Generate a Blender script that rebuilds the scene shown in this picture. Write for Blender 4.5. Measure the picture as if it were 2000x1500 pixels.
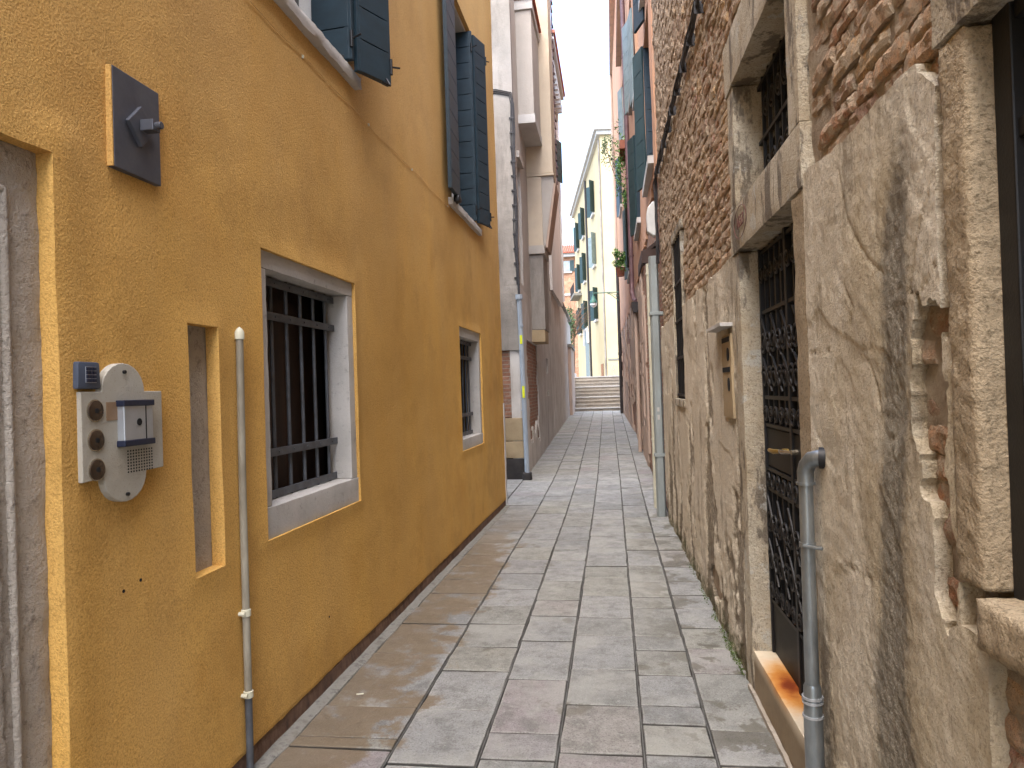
import bpy, bmesh, math, random
from mathutils import Vector, Matrix, noise
random.seed(11)
R = math.radians
for o in list(bpy.data.objects): bpy.data.objects.remove(o)
S = bpy.context.scene
C = S.collection

# ------------------------------------------------------------------ camera
cam = bpy.data.cameras.new('camera'); camo = bpy.data.objects.new('camera', cam); C.objects.link(camo)
cam.sensor_width = 36.0; cam.lens = 24.97; cam.clip_start = 0.05; cam.clip_end = 2000
camo.matrix_world = Matrix(((0.989712, 0.033819, 0.139023, 0), (0.139221, -0.00357, -0.990255, 0),
                            (-0.032993, 0.999422, -0.008241, 1.6), (0, 0, 0, 1)))
S.camera = camo
# ------------------------------------------------------------------ sky and sun
SUN_EL, SUN_AZ = R(64), math.atan2(-0.12, -0.75)
w = bpy.data.worlds.new('World'); S.world = w; w.use_nodes = True
wn = w.node_tree; bg = wn.nodes['Background']
sky = wn.nodes.new('ShaderNodeTexSky'); sky.sky_type = 'NISHITA'; sky.sun_disc = False
sky.sun_elevation = SUN_EL; sky.sun_rotation = SUN_AZ; sky.air_density = 1.0; sky.dust_density = 3.0; sky.ozone_density = 1.0
wn.links.new(sky.outputs[0], bg.inputs[0]); bg.inputs[1].default_value = 0.15
sun = bpy.data.lights.new('sun', 'SUN'); suno = bpy.data.objects.new('sun', sun); C.objects.link(suno)
sun.energy = 0.7; sun.angle = R(70); sun.color = (1, 0.98, 0.95)
sd = Vector((math.sin(SUN_AZ)*math.cos(SUN_EL), math.cos(SUN_AZ)*math.cos(SUN_EL), math.sin(SUN_EL)))
suno.rotation_euler = sd.to_track_quat('Z', 'Y').to_euler(); suno.location = (0, -5, 30)
S.cycles.diffuse_bounces = 4; S.cycles.glossy_bounces = 2; S.cycles.max_bounces = 5
S.view_settings.view_transform = 'Standard'; S.view_settings.look = 'None'
S.view_settings.exposure = 2.7; S.view_settings.gamma = 1.0; S.view_settings.use_curve_mapping = False

# ------------------------------------------------------------------ material helper
def c(r, g, b):
    f = lambda v: (v/255/12.92) if v/255 <= 0.04045 else ((v/255+0.055)/1.055)**2.4
    return (f(r), f(g), f(b), 1)
class Mat:
    def __init__(s, name):
        s.m = bpy.data.materials.new(name); s.m.use_nodes = True
        s.nt = s.m.node_tree; s.N = s.nt.nodes; s.b = s.N['Principled BSDF']
        s.P = s.N.new('ShaderNodeNewGeometry').outputs['Position']
    def put(s, sock, v):
        if isinstance(v, bpy.types.NodeSocket): s.nt.links.new(v, sock)
        else: sock.default_value = v
    def mp(s, sx, sy, sz, vec=None):
        n = s.N.new('ShaderNodeMapping'); s.put(n.inputs[0], vec or s.P); n.inputs['Scale'].default_value = (sx, sy, sz); return n.outputs[0]
    def ns(s, scale, det=4, ro=0.55, vec=None, dist=0):
        n = s.N.new('ShaderNodeTexNoise'); s.put(n.inputs['Vector'], vec or s.P)
        n.inputs['Scale'].default_value = scale; n.inputs['Detail'].default_value = det
        n.inputs['Roughness'].default_value = ro; n.inputs['Distortion'].default_value = dist; return n.outputs[0]
    def vor(s, scale, vec=None, feat='F1', out='Distance'):
        n = s.N.new('ShaderNodeTexVoronoi'); n.feature = feat; s.put(n.inputs['Vector'], vec or s.P); n.inputs['Scale'].default_value = scale
        return n.outputs[out]
    def ramp(s, fac, stops):
        n = s.N.new('ShaderNodeValToRGB'); s.put(n.inputs[0], fac); e = n.color_ramp.elements
        while len(e) < len(stops): e.new(0.5)
        for i, (p, col) in enumerate(stops):
            e[i].position = p; e[i].color = col if isinstance(col, tuple) else (col, col, col, 1)
        return n.outputs[0]
    def mix(s, fac, a, b, mode='MIX'):
        n = s.N.new('ShaderNodeMix'); n.data_type = 'RGBA'; n.blend_type = mode
        s.put(n.inputs[0], fac); s.put(n.inputs[6], a); s.put(n.inputs[7], b); return n.outputs[2]
    def ma(s, op, a, b=0.0, clamp=False):
        n = s.N.new('ShaderNodeMath'); n.operation = op; n.use_clamp = clamp; s.put(n.inputs[0], a); s.put(n.inputs[1], b); return n.outputs[0]
    def sep(s, ax, vec=None):
        n = s.N.new('ShaderNodeSeparateXYZ'); s.put(n.inputs[0], vec or s.P); return n.outputs[ax]
    def rng(s, v, a, b, c0=0.0, c1=1.0):
        n = s.N.new('ShaderNodeMapRange'); s.put(n.inputs[0], v)
        for i, x in enumerate((a, b, c0, c1)): n.inputs[i+1].default_value = x
        return n.outputs[0]
    def attr(s, name, out='Fac'):
        n = s.N.new('ShaderNodeAttribute'); n.attribute_name = name; return n.outputs[out]
    def rnd(s):
        return s.N.new('ShaderNodeObjectInfo').outputs['Random']
    def bump(s, h, st=0.5, dist=0.01, nrm=None):
        n = s.N.new('ShaderNodeBump'); s.put(n.inputs['Height'], h); n.inputs['Strength'].default_value = st; n.inputs['Distance'].default_value = dist
        if nrm: s.put(n.inputs['Normal'], nrm)
        return n.outputs[0]
    def out(s, col, rough=0.8, nrm=None, metal=0.0, spec=0.3):
        s.put(s.b.inputs['Base Color'], col); s.put(s.b.inputs['Roughness'], rough); s.put(s.b.inputs['Metallic'], metal)
        s.b.inputs['Specular IOR Level'].default_value = spec
        if nrm: s.put(s.b.inputs['Normal'], nrm)
        return s.m
def plain(name, col, col2=None, rough=0.7, metal=0.0, sc=6, bsc=120, bst=0.15, bd=0.003, spec=0.4, stretch=(1, 1, 1)):
    k = Mat(name); col2 = col2 or tuple(x*0.6 for x in col[:3])+(1,)
    v = k.mp(*stretch)
    f = k.ramp(k.ns(sc, 6, 0.65, v), [(0.32, 0.0), (0.68, 1.0)])
    return k.out(k.mix(f, col, col2), rough, k.bump(k.ns(bsc, 3, 0.6, v), bst, bd), metal, spec)
M = {}
# yellow stucco
k = Mat('yellow_stucco')
a = k.ramp(k.ns(0.9, 5, 0.6), [(0.3, c(212, 163, 84)), (0.55, c(220, 173, 94)), (0.75, c(204, 153, 76))])
st = k.ramp(k.ns(2.2, 5, 0.62, k.mp(1, 1, 0.22)), [(0.35, 0.0), (0.7, 1.0)])
a = k.mix(k.ma('MULTIPLY', st, 0.5), a, c(202, 164, 106))
a = k.mix(k.ramp(k.ns(1.7, 6, 0.7), [(0.5, 0.0), (0.75, 0.5)]), a, c(150, 114, 58))
h = k.rng(k.ma('ADD', k.sep(2), k.ma('MULTIPLY', k.ns(1.1, 4), 1.6)), 2.9, 4.6)
a = k.mix(k.ma('MULTIPLY', h, 0.45), a, c(198, 166, 122))
fine = k.ns(150, 4, 0.75); a = k.mix(k.ramp(fine, [(0.34, 0.55), (0.52, 0.0)]), a, c(122, 90, 44)); a = k.mix(k.ramp(fine, [(0.52, 0.0), (0.7, 0.35)]), a, c(220, 182, 112))
a = k.mix(k.ramp(k.ns(0.55, 4, 0.6, k.mp(1, 1, 0.6)), [(0.45, 0.0), (0.7, 0.4)]), a, c(164, 124, 62))
n1 = k.bump(k.ns(9, 4), 0.15, 0.015)
n2 = k.bump(k.ma('ADD', k.ns(130, 3, 0.65), k.ma('MULTIPLY', k.ns(60, 3), 0.6)), 0.65, 0.006, n1)
M['stucco'] = k.out(a, 0.92, n2, spec=0.15)
# pale istrian stone
def stone(name, ca, cb, cd, dk=0.62, sc=14, bst=0.5, bd=0.006):
    k = Mat(name)
    a = k.mix(k.ramp(k.ns(3.2, 6, 0.65), [(0.35, 0.0), (0.7, 1.0)]), ca, cb)
    a = k.mix(k.ramp(k.ns(sc, 7, 0.72), [(dk, 0.0), (dk+0.18, 0.85)]), a, cd)
    a = k.mix(k.ramp(k.vor(90), [(0.05, 0.35), (0.25, 0.0)]), a, cd)
    nb = k.bump(k.ma('ADD', k.ns(22, 6, 0.7), k.ma('MULTIPLY', k.ns(110, 3, 0.7), 0.6)), bst, bd)
    return k.out(a, 0.85, nb, spec=0.2)
M['stone'] = stone('pale_stone', c(188, 184, 178), c(168, 164, 158), c(112, 108, 104), 0.58, 26)
M['jamb'] = stone('brown_grey_stone', c(182, 173, 160), c(160, 151, 140), c(106, 98, 90), 0.54, 30, 1.0, 0.015)
k = Mat('weathered_stone')
a = k.mix(k.ramp(k.ns(3.5, 6, 0.7), [(0.35, 0.0), (0.65, 1.0)]), c(190, 182, 164), c(168, 154, 130))
a = k.mix(k.ramp(k.ns(3.0, 7, 0.72, k.mp(1.6, 1.6, 0.5)), [(0.53, 0.0), (0.58, 0.75)]), a, c(86, 78, 70))
a = k.mix(k.ramp(k.ns(5.5, 7, 0.7), [(0.57, 0.0), (0.62, 0.7)]), a, c(184, 184, 176))
a = k.mix(k.ramp(k.ns(80, 4, 0.8), [(0.34, 0.6), (0.48, 0.0)]), a, c(86, 74, 60))
M['frame_r'] = k.out(a, 0.9, k.bump(k.ma('ADD', k.ns(20, 6, 0.75), k.ma('MULTIPLY', k.ns(110, 3, 0.7), 0.6)), 1.0, 0.012), spec=0.15)
M['rough_stone'] = stone('rough_tan_stone', c(172, 156, 130), c(146, 130, 106), c(92, 80, 62), 0.5, 75, 1.0, 0.011)
M['white_stone'] = stone('white_stone', c(192, 190, 186), c(176, 174, 170), c(126, 124, 120), 0.62)
M['panel_stone'] = stone('cream_stone_plate', c(176, 172, 160), c(160, 154, 140), c(116, 106, 90), 0.66, 60, 0.5, 0.004)
# old plaster on the brick house; attributes: grey (cement), dark (mould), ochre
k = Mat('old_plaster')
a = k.ramp(k.ns(2.6, 6, 0.66), [(0.28, c(196, 185, 165)), (0.5, c(216, 206, 186)), (0.72, c(202, 193, 177))])
a = k.mix(k.ma('MULTIPLY', k.attr('ochre'), 0.6), a, c(166, 146, 108))
a = k.mix(k.ramp(k.ma('ADD', k.attr('grey'), k.ma('MULTIPLY', k.ma('SUBTRACT', k.ns(30, 5, 0.7), 0.5), 0.9)), [(0.4, 0.0), (0.7, 0.8)]), a, c(130, 124, 112))
a = k.mix(k.ramp(k.ma('MULTIPLY', k.attr('grey'), k.ns(160, 3, 0.7)), [(0.44, 0.0), (0.6, 0.7)]), a, c(196, 188, 172))
a = k.mix(k.ramp(k.ma('ADD', k.attr('dark'), k.ma('MULTIPLY', k.ma('SUBTRACT', k.ns(26, 6, 0.75), 0.5), 1.3)), [(0.5, 0.0), (0.8, 0.75)]), a, c(84, 72, 58))
a = k.mix(k.ramp(k.ma('ADD', k.attr('moss'), k.ma('MULTIPLY', k.ma('SUBTRACT', k.ns(18, 6, 0.7), 0.5), 1.4)), [(0.45, 0.0), (0.8, 0.8)]), a, c(62, 68, 36))
a = k.mix(k.ramp(k.ns(95, 4, 0.8), [(0.34, 0.6), (0.5, 0.0)]), a, c(112, 98, 80)); a = k.mix(k.ramp(k.ns(140, 3, 0.75), [(0.55, 0.0), (0.68, 0.45)]), a, c(198, 186, 164))
a = k.mix(k.ramp(k.ns(5, 7, 0.75, k.mp(1, 1, 0.35)), [(0.54, 0.0), (0.62, 0.5)]), a, c(110, 96, 76)); a = k.mix(k.ramp(k.ns(3.1, 6, 0.7), [(0.58, 0.0), (0.64, 0.55)]), a, c(176, 168, 150))
a = k.mix(k.ramp(k.ns(9, 7, 0.8, k.mp(1, 1, 0.5)), [(0.62, 0.0), (0.72, 0.55)]), a, c(92, 78, 60))
hh = k.ma('ADD', k.ns(60, 5, 0.75), k.ma('MULTIPLY', k.ns(200, 3, 0.7), k.ma('ADD', k.attr('grey'), 0.5)))
M['plaster'] = k.out(a, 0.93, k.bump(hh, 1.0, 0.010, k.bump(k.ns(14, 5, 0.7), 0.3, 0.015)), spec=0.15)
# bricks; tint attribute + object random
k = Mat('old_brick')
t = k.ma('FRACT', k.ma('ADD', k.attr('tint'), k.rnd()))
a = k.ramp(t, [(0.0, c(172, 126, 100)), (0.2, c(196, 156, 120)), (0.38, c(184, 154, 128)), (0.55, c(206, 170, 126)), (0.7, c(168, 138, 116)), (0.85, c(158, 112, 98)), (1.0, c(198, 166, 132))])
a = k.mix(k.ramp(k.ns(28, 6, 0.75), [(0.4, 0.0), (0.6, 0.85)]), a, c(156, 142, 122))
a = k.mix(k.ramp(k.ns(11, 6, 0.7), [(0.57, 0.0), (0.68, 0.6)]), a, c(86, 70, 62))
a = k.mix(k.ramp(k.ns(120, 4, 0.8), [(0.36, 0.5), (0.5, 0.0)]), a, c(86, 68, 58))
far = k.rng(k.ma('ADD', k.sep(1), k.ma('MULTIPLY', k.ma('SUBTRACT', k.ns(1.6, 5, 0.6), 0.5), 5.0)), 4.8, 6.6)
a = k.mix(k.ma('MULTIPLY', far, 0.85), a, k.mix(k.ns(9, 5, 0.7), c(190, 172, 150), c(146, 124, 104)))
a = k.mix(k.ramp(k.ns(7, 7, 0.75), [(0.46, 0.0), (0.58, 0.75)]), a, c(178, 162, 140))
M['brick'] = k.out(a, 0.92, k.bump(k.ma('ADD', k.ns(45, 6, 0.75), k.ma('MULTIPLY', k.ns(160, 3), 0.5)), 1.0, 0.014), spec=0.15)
k = Mat('old_mortar')
a = k.ramp(k.ns(9, 7, 0.72), [(0.3, c(128, 112, 96)), (0.5, c(166, 150, 130)), (0.72, c(190, 176, 154))])
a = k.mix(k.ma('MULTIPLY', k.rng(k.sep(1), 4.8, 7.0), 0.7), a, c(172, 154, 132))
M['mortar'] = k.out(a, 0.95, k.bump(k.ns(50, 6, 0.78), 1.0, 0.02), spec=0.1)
# red brick by texture for far walls (too small to pick apart)
def brickwall(name, c1, c2, cm, stain, sx=1.0):
    k = Mat(name)
    b = k.N.new('ShaderNodeTexBrick'); v = k.N.new('ShaderNodeCombineXYZ')
    k.put(v.inputs[0], k.ma('ADD', k.sep(1), k.sep(0))); k.put(v.inputs[1], k.sep(2))
    k.put(b.inputs['Vector'], v.outputs[0])
    for i, x in (('Color1', c1), ('Color2', c2), ('Mortar', cm)): b.inputs[i].default_value = x
    for i, x in (('Scale', 1.0), ('Mortar Size', 0.008), ('Brick Width', 0.25*sx), ('Row Height', 0.068*sx), ('Bias', 0.0)): b.inputs[i].default_value = x
    a = k.mix(k.ramp(k.ns(2.5, 6, 0.7), [(0.5, 0.0), (0.68, 0.8)]), b.outputs[0], stain)
    a = k.mix(k.ramp(k.ns(16, 6, 0.75), [(0.35, 0.5), (0.55, 0.0)]), a, tuple(x*0.4 for x in c1[:3])+(1,))
    return k.out(a, 0.92, k.bump(k.ma('ADD', k.ns(30, 5, 0.75), k.ma('MULTIPLY', b.outputs[1], -1.0)), 0.8, 0.02), spec=0.15)
M['brickred'] = brickwall('red_brickwork', c(164, 122, 100), c(140, 102, 84), c(160, 146, 132), c(164, 152, 138))
M['brickfar'] = brickwall('pale_brickwork', c(190, 140, 108), c(168, 112, 86), c(190, 170, 146), c(196, 172, 144), 1.2)
# plastered houses
def render_mat(name, ca, cb, cs, sc=1.2, dk=0.55):
    k = Mat(name)
    a = k.mix(k.ramp(k.ns(sc, 6, 0.65), [(0.35, 0.0), (0.65, 1.0)]), ca, cb)
    a = k.mix(k.ramp(k.ns(2.4, 7, 0.72, k.mp(1, 1, 0.25)), [(dk, 0.0), (dk+0.2, 0.8)]), a, cs)
    return k.out(a, 0.92, k.bump(k.ma('ADD', k.ns(14, 6, 0.7), k.ma('MULTIPLY', k.ns(90, 3), 0.4)), 0.5, 0.015), spec=0.15)
M['greyplaster'] = render_mat('grey_render', c(156, 150, 142), c(132, 127, 120), c(102, 97, 91), 1.1, 0.5)
M['cream'] = render_mat('cream_render', c(182, 176, 168), c(166, 160, 152), c(134, 129, 124), 1.0, 0.58)
M['tan'] = render_mat('tan_render', c(202, 188, 166), c(190, 176, 156), c(160, 150, 136), 1.4, 0.58)
M['whitewall'] = render_mat('white_render', c(226, 222, 218), c(216, 212, 206), c(190, 184, 176), 0.8, 0.62)
M['orange'] = render_mat('terracotta_render', c(194, 152, 124), c(184, 142, 114), c(166, 146, 130), 0.8, 0.56)
M['pinkgrey'] = render_mat('worn_pink_render', c(190, 164, 146), c(174, 156, 142), c(146, 134, 122), 1.4, 0.5)
M['ybright'] = render_mat('pale_yellow_render', c(192, 178, 142), c(184, 168, 132), c(166, 152, 122), 0.5, 0.6)
M['gardenwall'] = render_mat('stained_grey_render', c(204, 200, 194), c(184, 178, 170), c(140, 132, 124), 1.6, 0.5)
M['wallbody'] = plain('house_body', c(150, 130, 110), rough=0.9)
M['dark'] = plain('dark_room', c(26, 24, 24), c(14, 13, 13), 0.8)
# slabs
k = Mat('trachyte_slab')
t = k.ma('FRACT', k.ma('ADD', k.attr('tint'), k.rnd()))
ov = k.N.new('ShaderNodeVectorMath'); ov.operation = 'ADD'; cv = k.N.new('ShaderNodeCombineXYZ'); k.put(cv.inputs[2], k.ma('MULTIPLY', t, 83.0)); k.put(ov.inputs[0], k.P); k.put(ov.inputs[1], cv.outputs[0]); SV = ov.outputs[0]
a = k.ramp(t, [(0.0, c(138, 140, 139)), (0.3, c(150, 151, 149)), (0.55, c(128, 130, 129)), (0.82, c(144, 144, 135)), (0.95, c(140, 133, 133)), (1.0, c(138, 140, 139))])
a = k.mix(k.ramp(k.ns(8, 7, 0.78, SV), [(0.4, 0.6), (0.54, 0.0)]), a, c(100, 100, 96))
eg = k.ma('ADD', k.ma('MINIMUM', k.attr('edge'), 1.0), k.ma('MULTIPLY', k.ma('SUBTRACT', k.ns(24, 6, 0.75, SV), 0.5), 1.6))
a = k.mix(k.ramp(eg, [(0.6, 0.0), (0.9, 0.35)]), a, c(160, 159, 153))
a = k.mix(k.ramp(k.ns(30, 6, 0.8, SV), [(0.54, 0.0), (0.64, 0.5)]), a, c(168, 168, 162))
a = k.mix(k.ramp(k.ns(110, 4, 0.8), [(0.36, 0.75), (0.5, 0.0)]), a, c(80, 79, 75))
a = k.mix(k.ramp(k.ns(45, 5, 0.8, SV), [(0.66, 0.0), (0.7, 0.7)]), a, c(70, 68, 64))
a = k.mix(k.ramp(k.ns(2.2, 6, 0.65, SV), [(0.5, 0.0), (0.6, 0.5)]), a, c(158, 158, 152))
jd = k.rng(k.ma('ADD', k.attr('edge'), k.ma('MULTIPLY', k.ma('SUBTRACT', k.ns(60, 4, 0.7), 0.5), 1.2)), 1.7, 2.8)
X = k.sep(0); Y = k.sep(1)
lft = k.rng(k.ma('ADD', X, k.ma('MULTIPLY', k.ma('SUBTRACT', k.ns(2.3, 6, 0.7), 0.5), 1.5)), -1.12, -1.04, 1.0, 0.0)
lft = k.ma('MULTIPLY', k.ma('MULTIPLY', lft, k.rng(Y, 7.0, 9.5, 1.0, 0.0)), k.ramp(k.ns(3.2, 6, 0.7, SV), [(0.36, 0.25), (0.44, 1.0)]))
a = k.mix(k.ma('MULTIPLY', lft, 0.88), a, k.mix(k.ns(6, 6, 0.7), c(104, 88, 66), c(122, 110, 90)))
rgt = k.ma('MULTIPLY', k.rng(X, 0.1, 0.45), k.ramp(k.ns(2.6, 6, 0.65, SV), [(0.52, 0.0), (0.545, 1.0)]))
wet = k.ma('MAXIMUM', rgt, k.ma('MULTIPLY', k.ramp(k.ns(1.9, 6, 0.62), [(0.63, 0.0), (0.655, 1.0)]), 0.85))
wet = k.ma('MULTIPLY', wet, k.rng(Y, 8, 14, 1.0, 0.3))
a = k.mix(k.ma('MULTIPLY', wet, 0.7), a, c(88, 84, 70))
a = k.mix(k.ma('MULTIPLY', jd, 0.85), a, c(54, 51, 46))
ro = k.ma('SUBTRACT', k.ramp(k.ns(9, 5, 0.7), [(0.3, 0.55), (0.7, 0.8)]), k.ma('MULTIPLY', k.ma('MAXIMUM', wet, lft), 0.16))
nb = k.bump(k.ma('ADD', k.ns(70, 5, 0.8), k.ma('MULTIPLY', k.ns(16, 5), 1.3)), 0.7, 0.008)
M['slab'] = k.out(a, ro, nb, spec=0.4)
k = Mat('joint_mortar')
a = k.ramp(k.ns(20, 6, 0.7), [(0.3, c(46, 44, 42)), (0.6, c(62, 60, 56)), (0.8, c(52, 48, 44))])
a = k.mix(k.ramp(k.sep(0), [(0.0, 0.0), (0.01, 0.0)]), a, a)
M['joint'] = k.out(a, 0.85, k.bump(k.ns(80, 5, 0.8), 0.6, 0.004))
k = Mat('joint_filling')
M['filling'] = k.out(k.ramp(k.ns(20, 6, 0.7), [(0.3, c(82, 82, 79)), (0.6, c(112, 112, 109)), (0.8, c(92, 89, 82))]), 0.85, k.bump(k.ns(80, 5, 0.8), 0.6, 0.004))
k = Mat('dirty_cement')
a = k.ramp(k.ns(14, 7, 0.75), [(0.3, c(76, 73, 68)), (0.48, c(132, 130, 122)), (0.7, c(98, 92, 82))])
M['cement'] = k.out(a, 0.9, k.bump(k.ns(60, 5, 0.8), 0.8, 0.006))
k = Mat('dark_plinth')
a = k.ramp(k.ns(18, 7, 0.75, k.mp(1, 1, 0.4)), [(0.3, c(70, 54, 46)), (0.5, c(108, 82, 66)), (0.7, c(136, 108, 88))])
M['plinth'] = k.out(a, 0.9, k.bump(k.ns(60, 6, 0.8), 0.9, 0.01))
M['step'] = stone('step_stone', c(168, 160, 148), c(146, 136, 122), c(98, 88, 78), 0.56, 7)
# rusty threshold marble
k = Mat('rust_stained_marble')
a = k.ramp(k.ns(6, 6, 0.7), [(0.3, c(206, 194, 172)), (0.7, c(190, 176, 152))])
dv = k.N.new('ShaderNodeVectorMath'); dv.operation = 'DISTANCE'; k.put(dv.inputs[0], k.mp(3.4, 1.35, 0.9)); dv.inputs[1].default_value = (0.755*3.4, 3.36*1.35, 0.235*0.9)
f = k.ma('ADD', dv.outputs['Value'], k.ma('MULTIPLY', k.ma('SUBTRACT', k.ns(9, 6, 0.65), 0.5), 0.35))
up = k.rng(k.sep(2), 0.16, 0.215)
a = k.mix(k.ma('MULTIPLY', up, k.rng(f, 0.5, 0.22)), a, c(196, 140, 66))
a = k.mix(k.ma('MULTIPLY', up, k.rng(f, 0.3, 0.08)), a, c(160, 84, 28))
a = k.mix(k.ma('MULTIPLY', up, k.rng(f, 0.16, 0.04)), a, c(116, 48, 14))
a = k.mix(k.ma('SUBTRACT', 1.0, up), a, k.mix(k.ns(12, 6, 0.7), c(150, 132, 104), c(116, 100, 78)))
M['threshold'] = k.out(a, 0.6, k.bump(k.ns(40, 5, 0.7), 0.3, 0.004))
# metals, paints, woods
M['iron'] = plain('black_iron', c(24, 24, 26), c(15, 15, 16), 0.5, 0.0, 8, 160, 0.2)
M['gateplate'] = plain('black_sheet_iron', c(14, 14, 15), c(9, 9, 10), 0.6, 0.0, 5, 60, 0.2)
M['bars'] = plain('grey_painted_bars', c(90, 94, 100), c(66, 66, 68), 0.5, 0.2, 9, 120, 0.3)
M['galv'] = plain('galvanised_steel', c(158, 164, 166), c(112, 120, 124), 0.36, 0.75, 14, 90, 0.25, stretch=(1, 1, 0.3))
M['duct'] = plain('grey_duct_paint', c(150, 158, 158), c(128, 134, 132), 0.55, 0.15, 6, 60, 0.2, stretch=(1, 1, 0.3))
M['creampipe'] = plain('cream_pipe', c(206, 204, 184), c(184, 180, 156), 0.5)
M['wornpipe'] = plain('worn_grey_pipe', c(158, 152, 136), c(120, 112, 96), 0.6, 0.1, 16, 90, 0.4, stretch=(1, 1, 0.25))
M['sandstone'] = stone('sandy_stone', c(170, 152, 122), c(150, 132, 104), c(104, 88, 66), 0.6, 30)
M['bluepipe'] = plain('pale_blue_pipe', c(160, 170, 180), c(136, 146, 154), 0.45, stretch=(1, 1, 0.3))
M['brownpipe'] = plain('brown_downpipe', c(110, 82, 84), c(84, 62, 64), 0.5)
M['blackpipe'] = plain('black_downpipe', c(52, 46, 46), c(34, 31, 31), 0.55)
M['lead'] = plain('dark_lead', c(96, 98, 104), c(78, 80, 88), 0.5, 0.4, 8, 50, 0.2)
M['leadlight'] = plain('scraped_metal', c(178, 176, 170), c(120, 120, 122), 0.4, 0.5, 20)
M['shutter'] = plain('blue_green_paint', c(36, 54, 64), c(29, 44, 52), 0.5, 0, 7, 150, 0.15, stretch=(1, 1, 2))
M['greensh'] = plain('dark_green_paint', c(44, 66, 68), c(34, 54, 56), 0.5, 0, 5)
M['greysh'] = plain('faded_shutter_paint', c(128, 142, 142), c(104, 118, 118), 0.6, 0, 5)
M['lampgreen'] = plain('lamp_green', c(52, 104, 88), c(40, 84, 72), 0.45)
M['lampglass'] = plain('opal_glass', c(236, 238, 236), c(222, 224, 222), 0.3)
M['wood'] = plain('dark_brown_wood', c(74, 50, 34), c(48, 32, 22), 0.6, 0, 6, 60, 0.3, stretch=(3, 3, 0.3))
M['panewood'] = plain('brown_inner_wood', c(64, 44, 30), c(40, 28, 20), 0.6, 0, 4, 60, 0.3, stretch=(3, 3, 0.3))
M['brass'] = plain('brass', c(186, 160, 92), c(140, 116, 66), 0.35, 0.8)
M['keypad'] = plain('grey_blue_plastic', c(74, 82, 98), c(62, 70, 84), 0.45)
M['navy'] = plain('navy_plastic', c(36, 42, 62), c(28, 32, 48), 0.4)
M['steel'] = plain('brushed_steel', c(190, 194, 198), c(168, 172, 176), 0.35, 0.6)
M['btn'] = plain('brown_button_glass', c(74, 58, 44), c(48, 38, 32), 0.15, 0.2, 12, spec=0.6)
M['chrome'] = plain('dull_chrome', c(190, 180, 160), c(150, 140, 124), 0.25, 0.8)
M['hole'] = plain('black_hole', c(16, 15, 14), c(10, 10, 10), 0.9)
M['amber'] = plain('tan_label', c(150, 124, 96), c(132, 108, 84), 0.5)
M['cable'] = plain('black_cable', c(58, 56, 58), c(40, 39, 40), 0.6)
M['ycable'] = plain('ochre_cable', c(206, 168, 104), c(190, 148, 84), 0.6)
M['sticker'] = plain('yellow_sticker', c(216, 226, 40), c(206, 214, 30), 0.5)
M['black'] = plain('black_tar', c(40, 38, 38), c(56, 52, 50), 0.8, 0, 8, 60, 0.5)
M['tile'] = plain('red_roof_tile', c(176, 104, 82), c(150, 84, 64), 0.85, 0, 5)
M['glass'] = plain('window_glass', c(150, 160, 160), c(120, 130, 132), 0.1, 0, 3, spec=0.7)
M['darkglass'] = plain('dark_glass', c(36, 42, 48), c(24, 28, 32), 0.08, 0, 3, spec=0.7)
M['dishgrey'] = plain('pale_grey_box', c(206, 206, 202), c(188, 188, 184), 0.5)
M['copper'] = plain('dark_boards', c(70, 52, 46), c(50, 38, 34), 0.7)
M['red_ink'] = plain('dark_red_paint', c(112, 66, 56), c(90, 52, 46), 0.7)
M['graffiti'] = plain('blue_spray', c(120, 130, 170), c(110, 120, 160), 0.7)
M['terracotta'] = plain('terracotta_pot', c(150, 92, 70), c(126, 76, 58), 0.8)
M['twig'] = plain('bare_twig', c(128, 100, 82), c(104, 80, 66), 0.8)
def leafmat(name, ca, cb):
    k = Mat(name); t = k.attr('tint')
    return k.out(k.mix(t, ca, cb), 0.6, spec=0.3)
M['leaf'] = leafmat('fresh_leaf', c(58, 96, 44), c(104, 142, 66))
M['ivy'] = leafmat('ivy_leaf', c(44, 66, 44), c(88, 110, 70))
M['moss'] = leafmat('weed_leaf', c(60, 80, 36), c(98, 116, 52))

# ------------------------------------------------------------------ geometry helpers
def LX(y): return -1.592 + (y-2.896)*0.01385
def RX(y): return 0.684 - (y-3.0)*0.01255
def L(y, d, z): return (LX(y)+d, y, z)          # d = out of the wall, into the alley
def Rt(y, d, z): return (RX(y)-d, y, z)
def W(x, y, z): return (x, y, z)
def B2(y): return -1.52 - (y-12.1)*0.0171       # alley face of the grey house
def L2(y, d, z): return (B2(y)+d, y, z)
def OX(y): return 0.62 if y < 21 else 0.62-(y-21)*0.017
def R2(y, d, z): return (OX(y)-d, y, z)
def GZ(y): return 0.0 if y < 9 else (y-9)*0.02
def fr(p, s, o=4): return noise.fractal(Vector(p)*s, 0.7, 2.1, o)
def wmat(o):
    m = o.matrix_basis.copy()
    return (wmat(o.parent) @ o.matrix_parent_inverse @ m) if o.parent else m
def par(o, p):
    if p: o.parent = p; o.matrix_parent_inverse = wmat(p).inverted()
    return o
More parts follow.
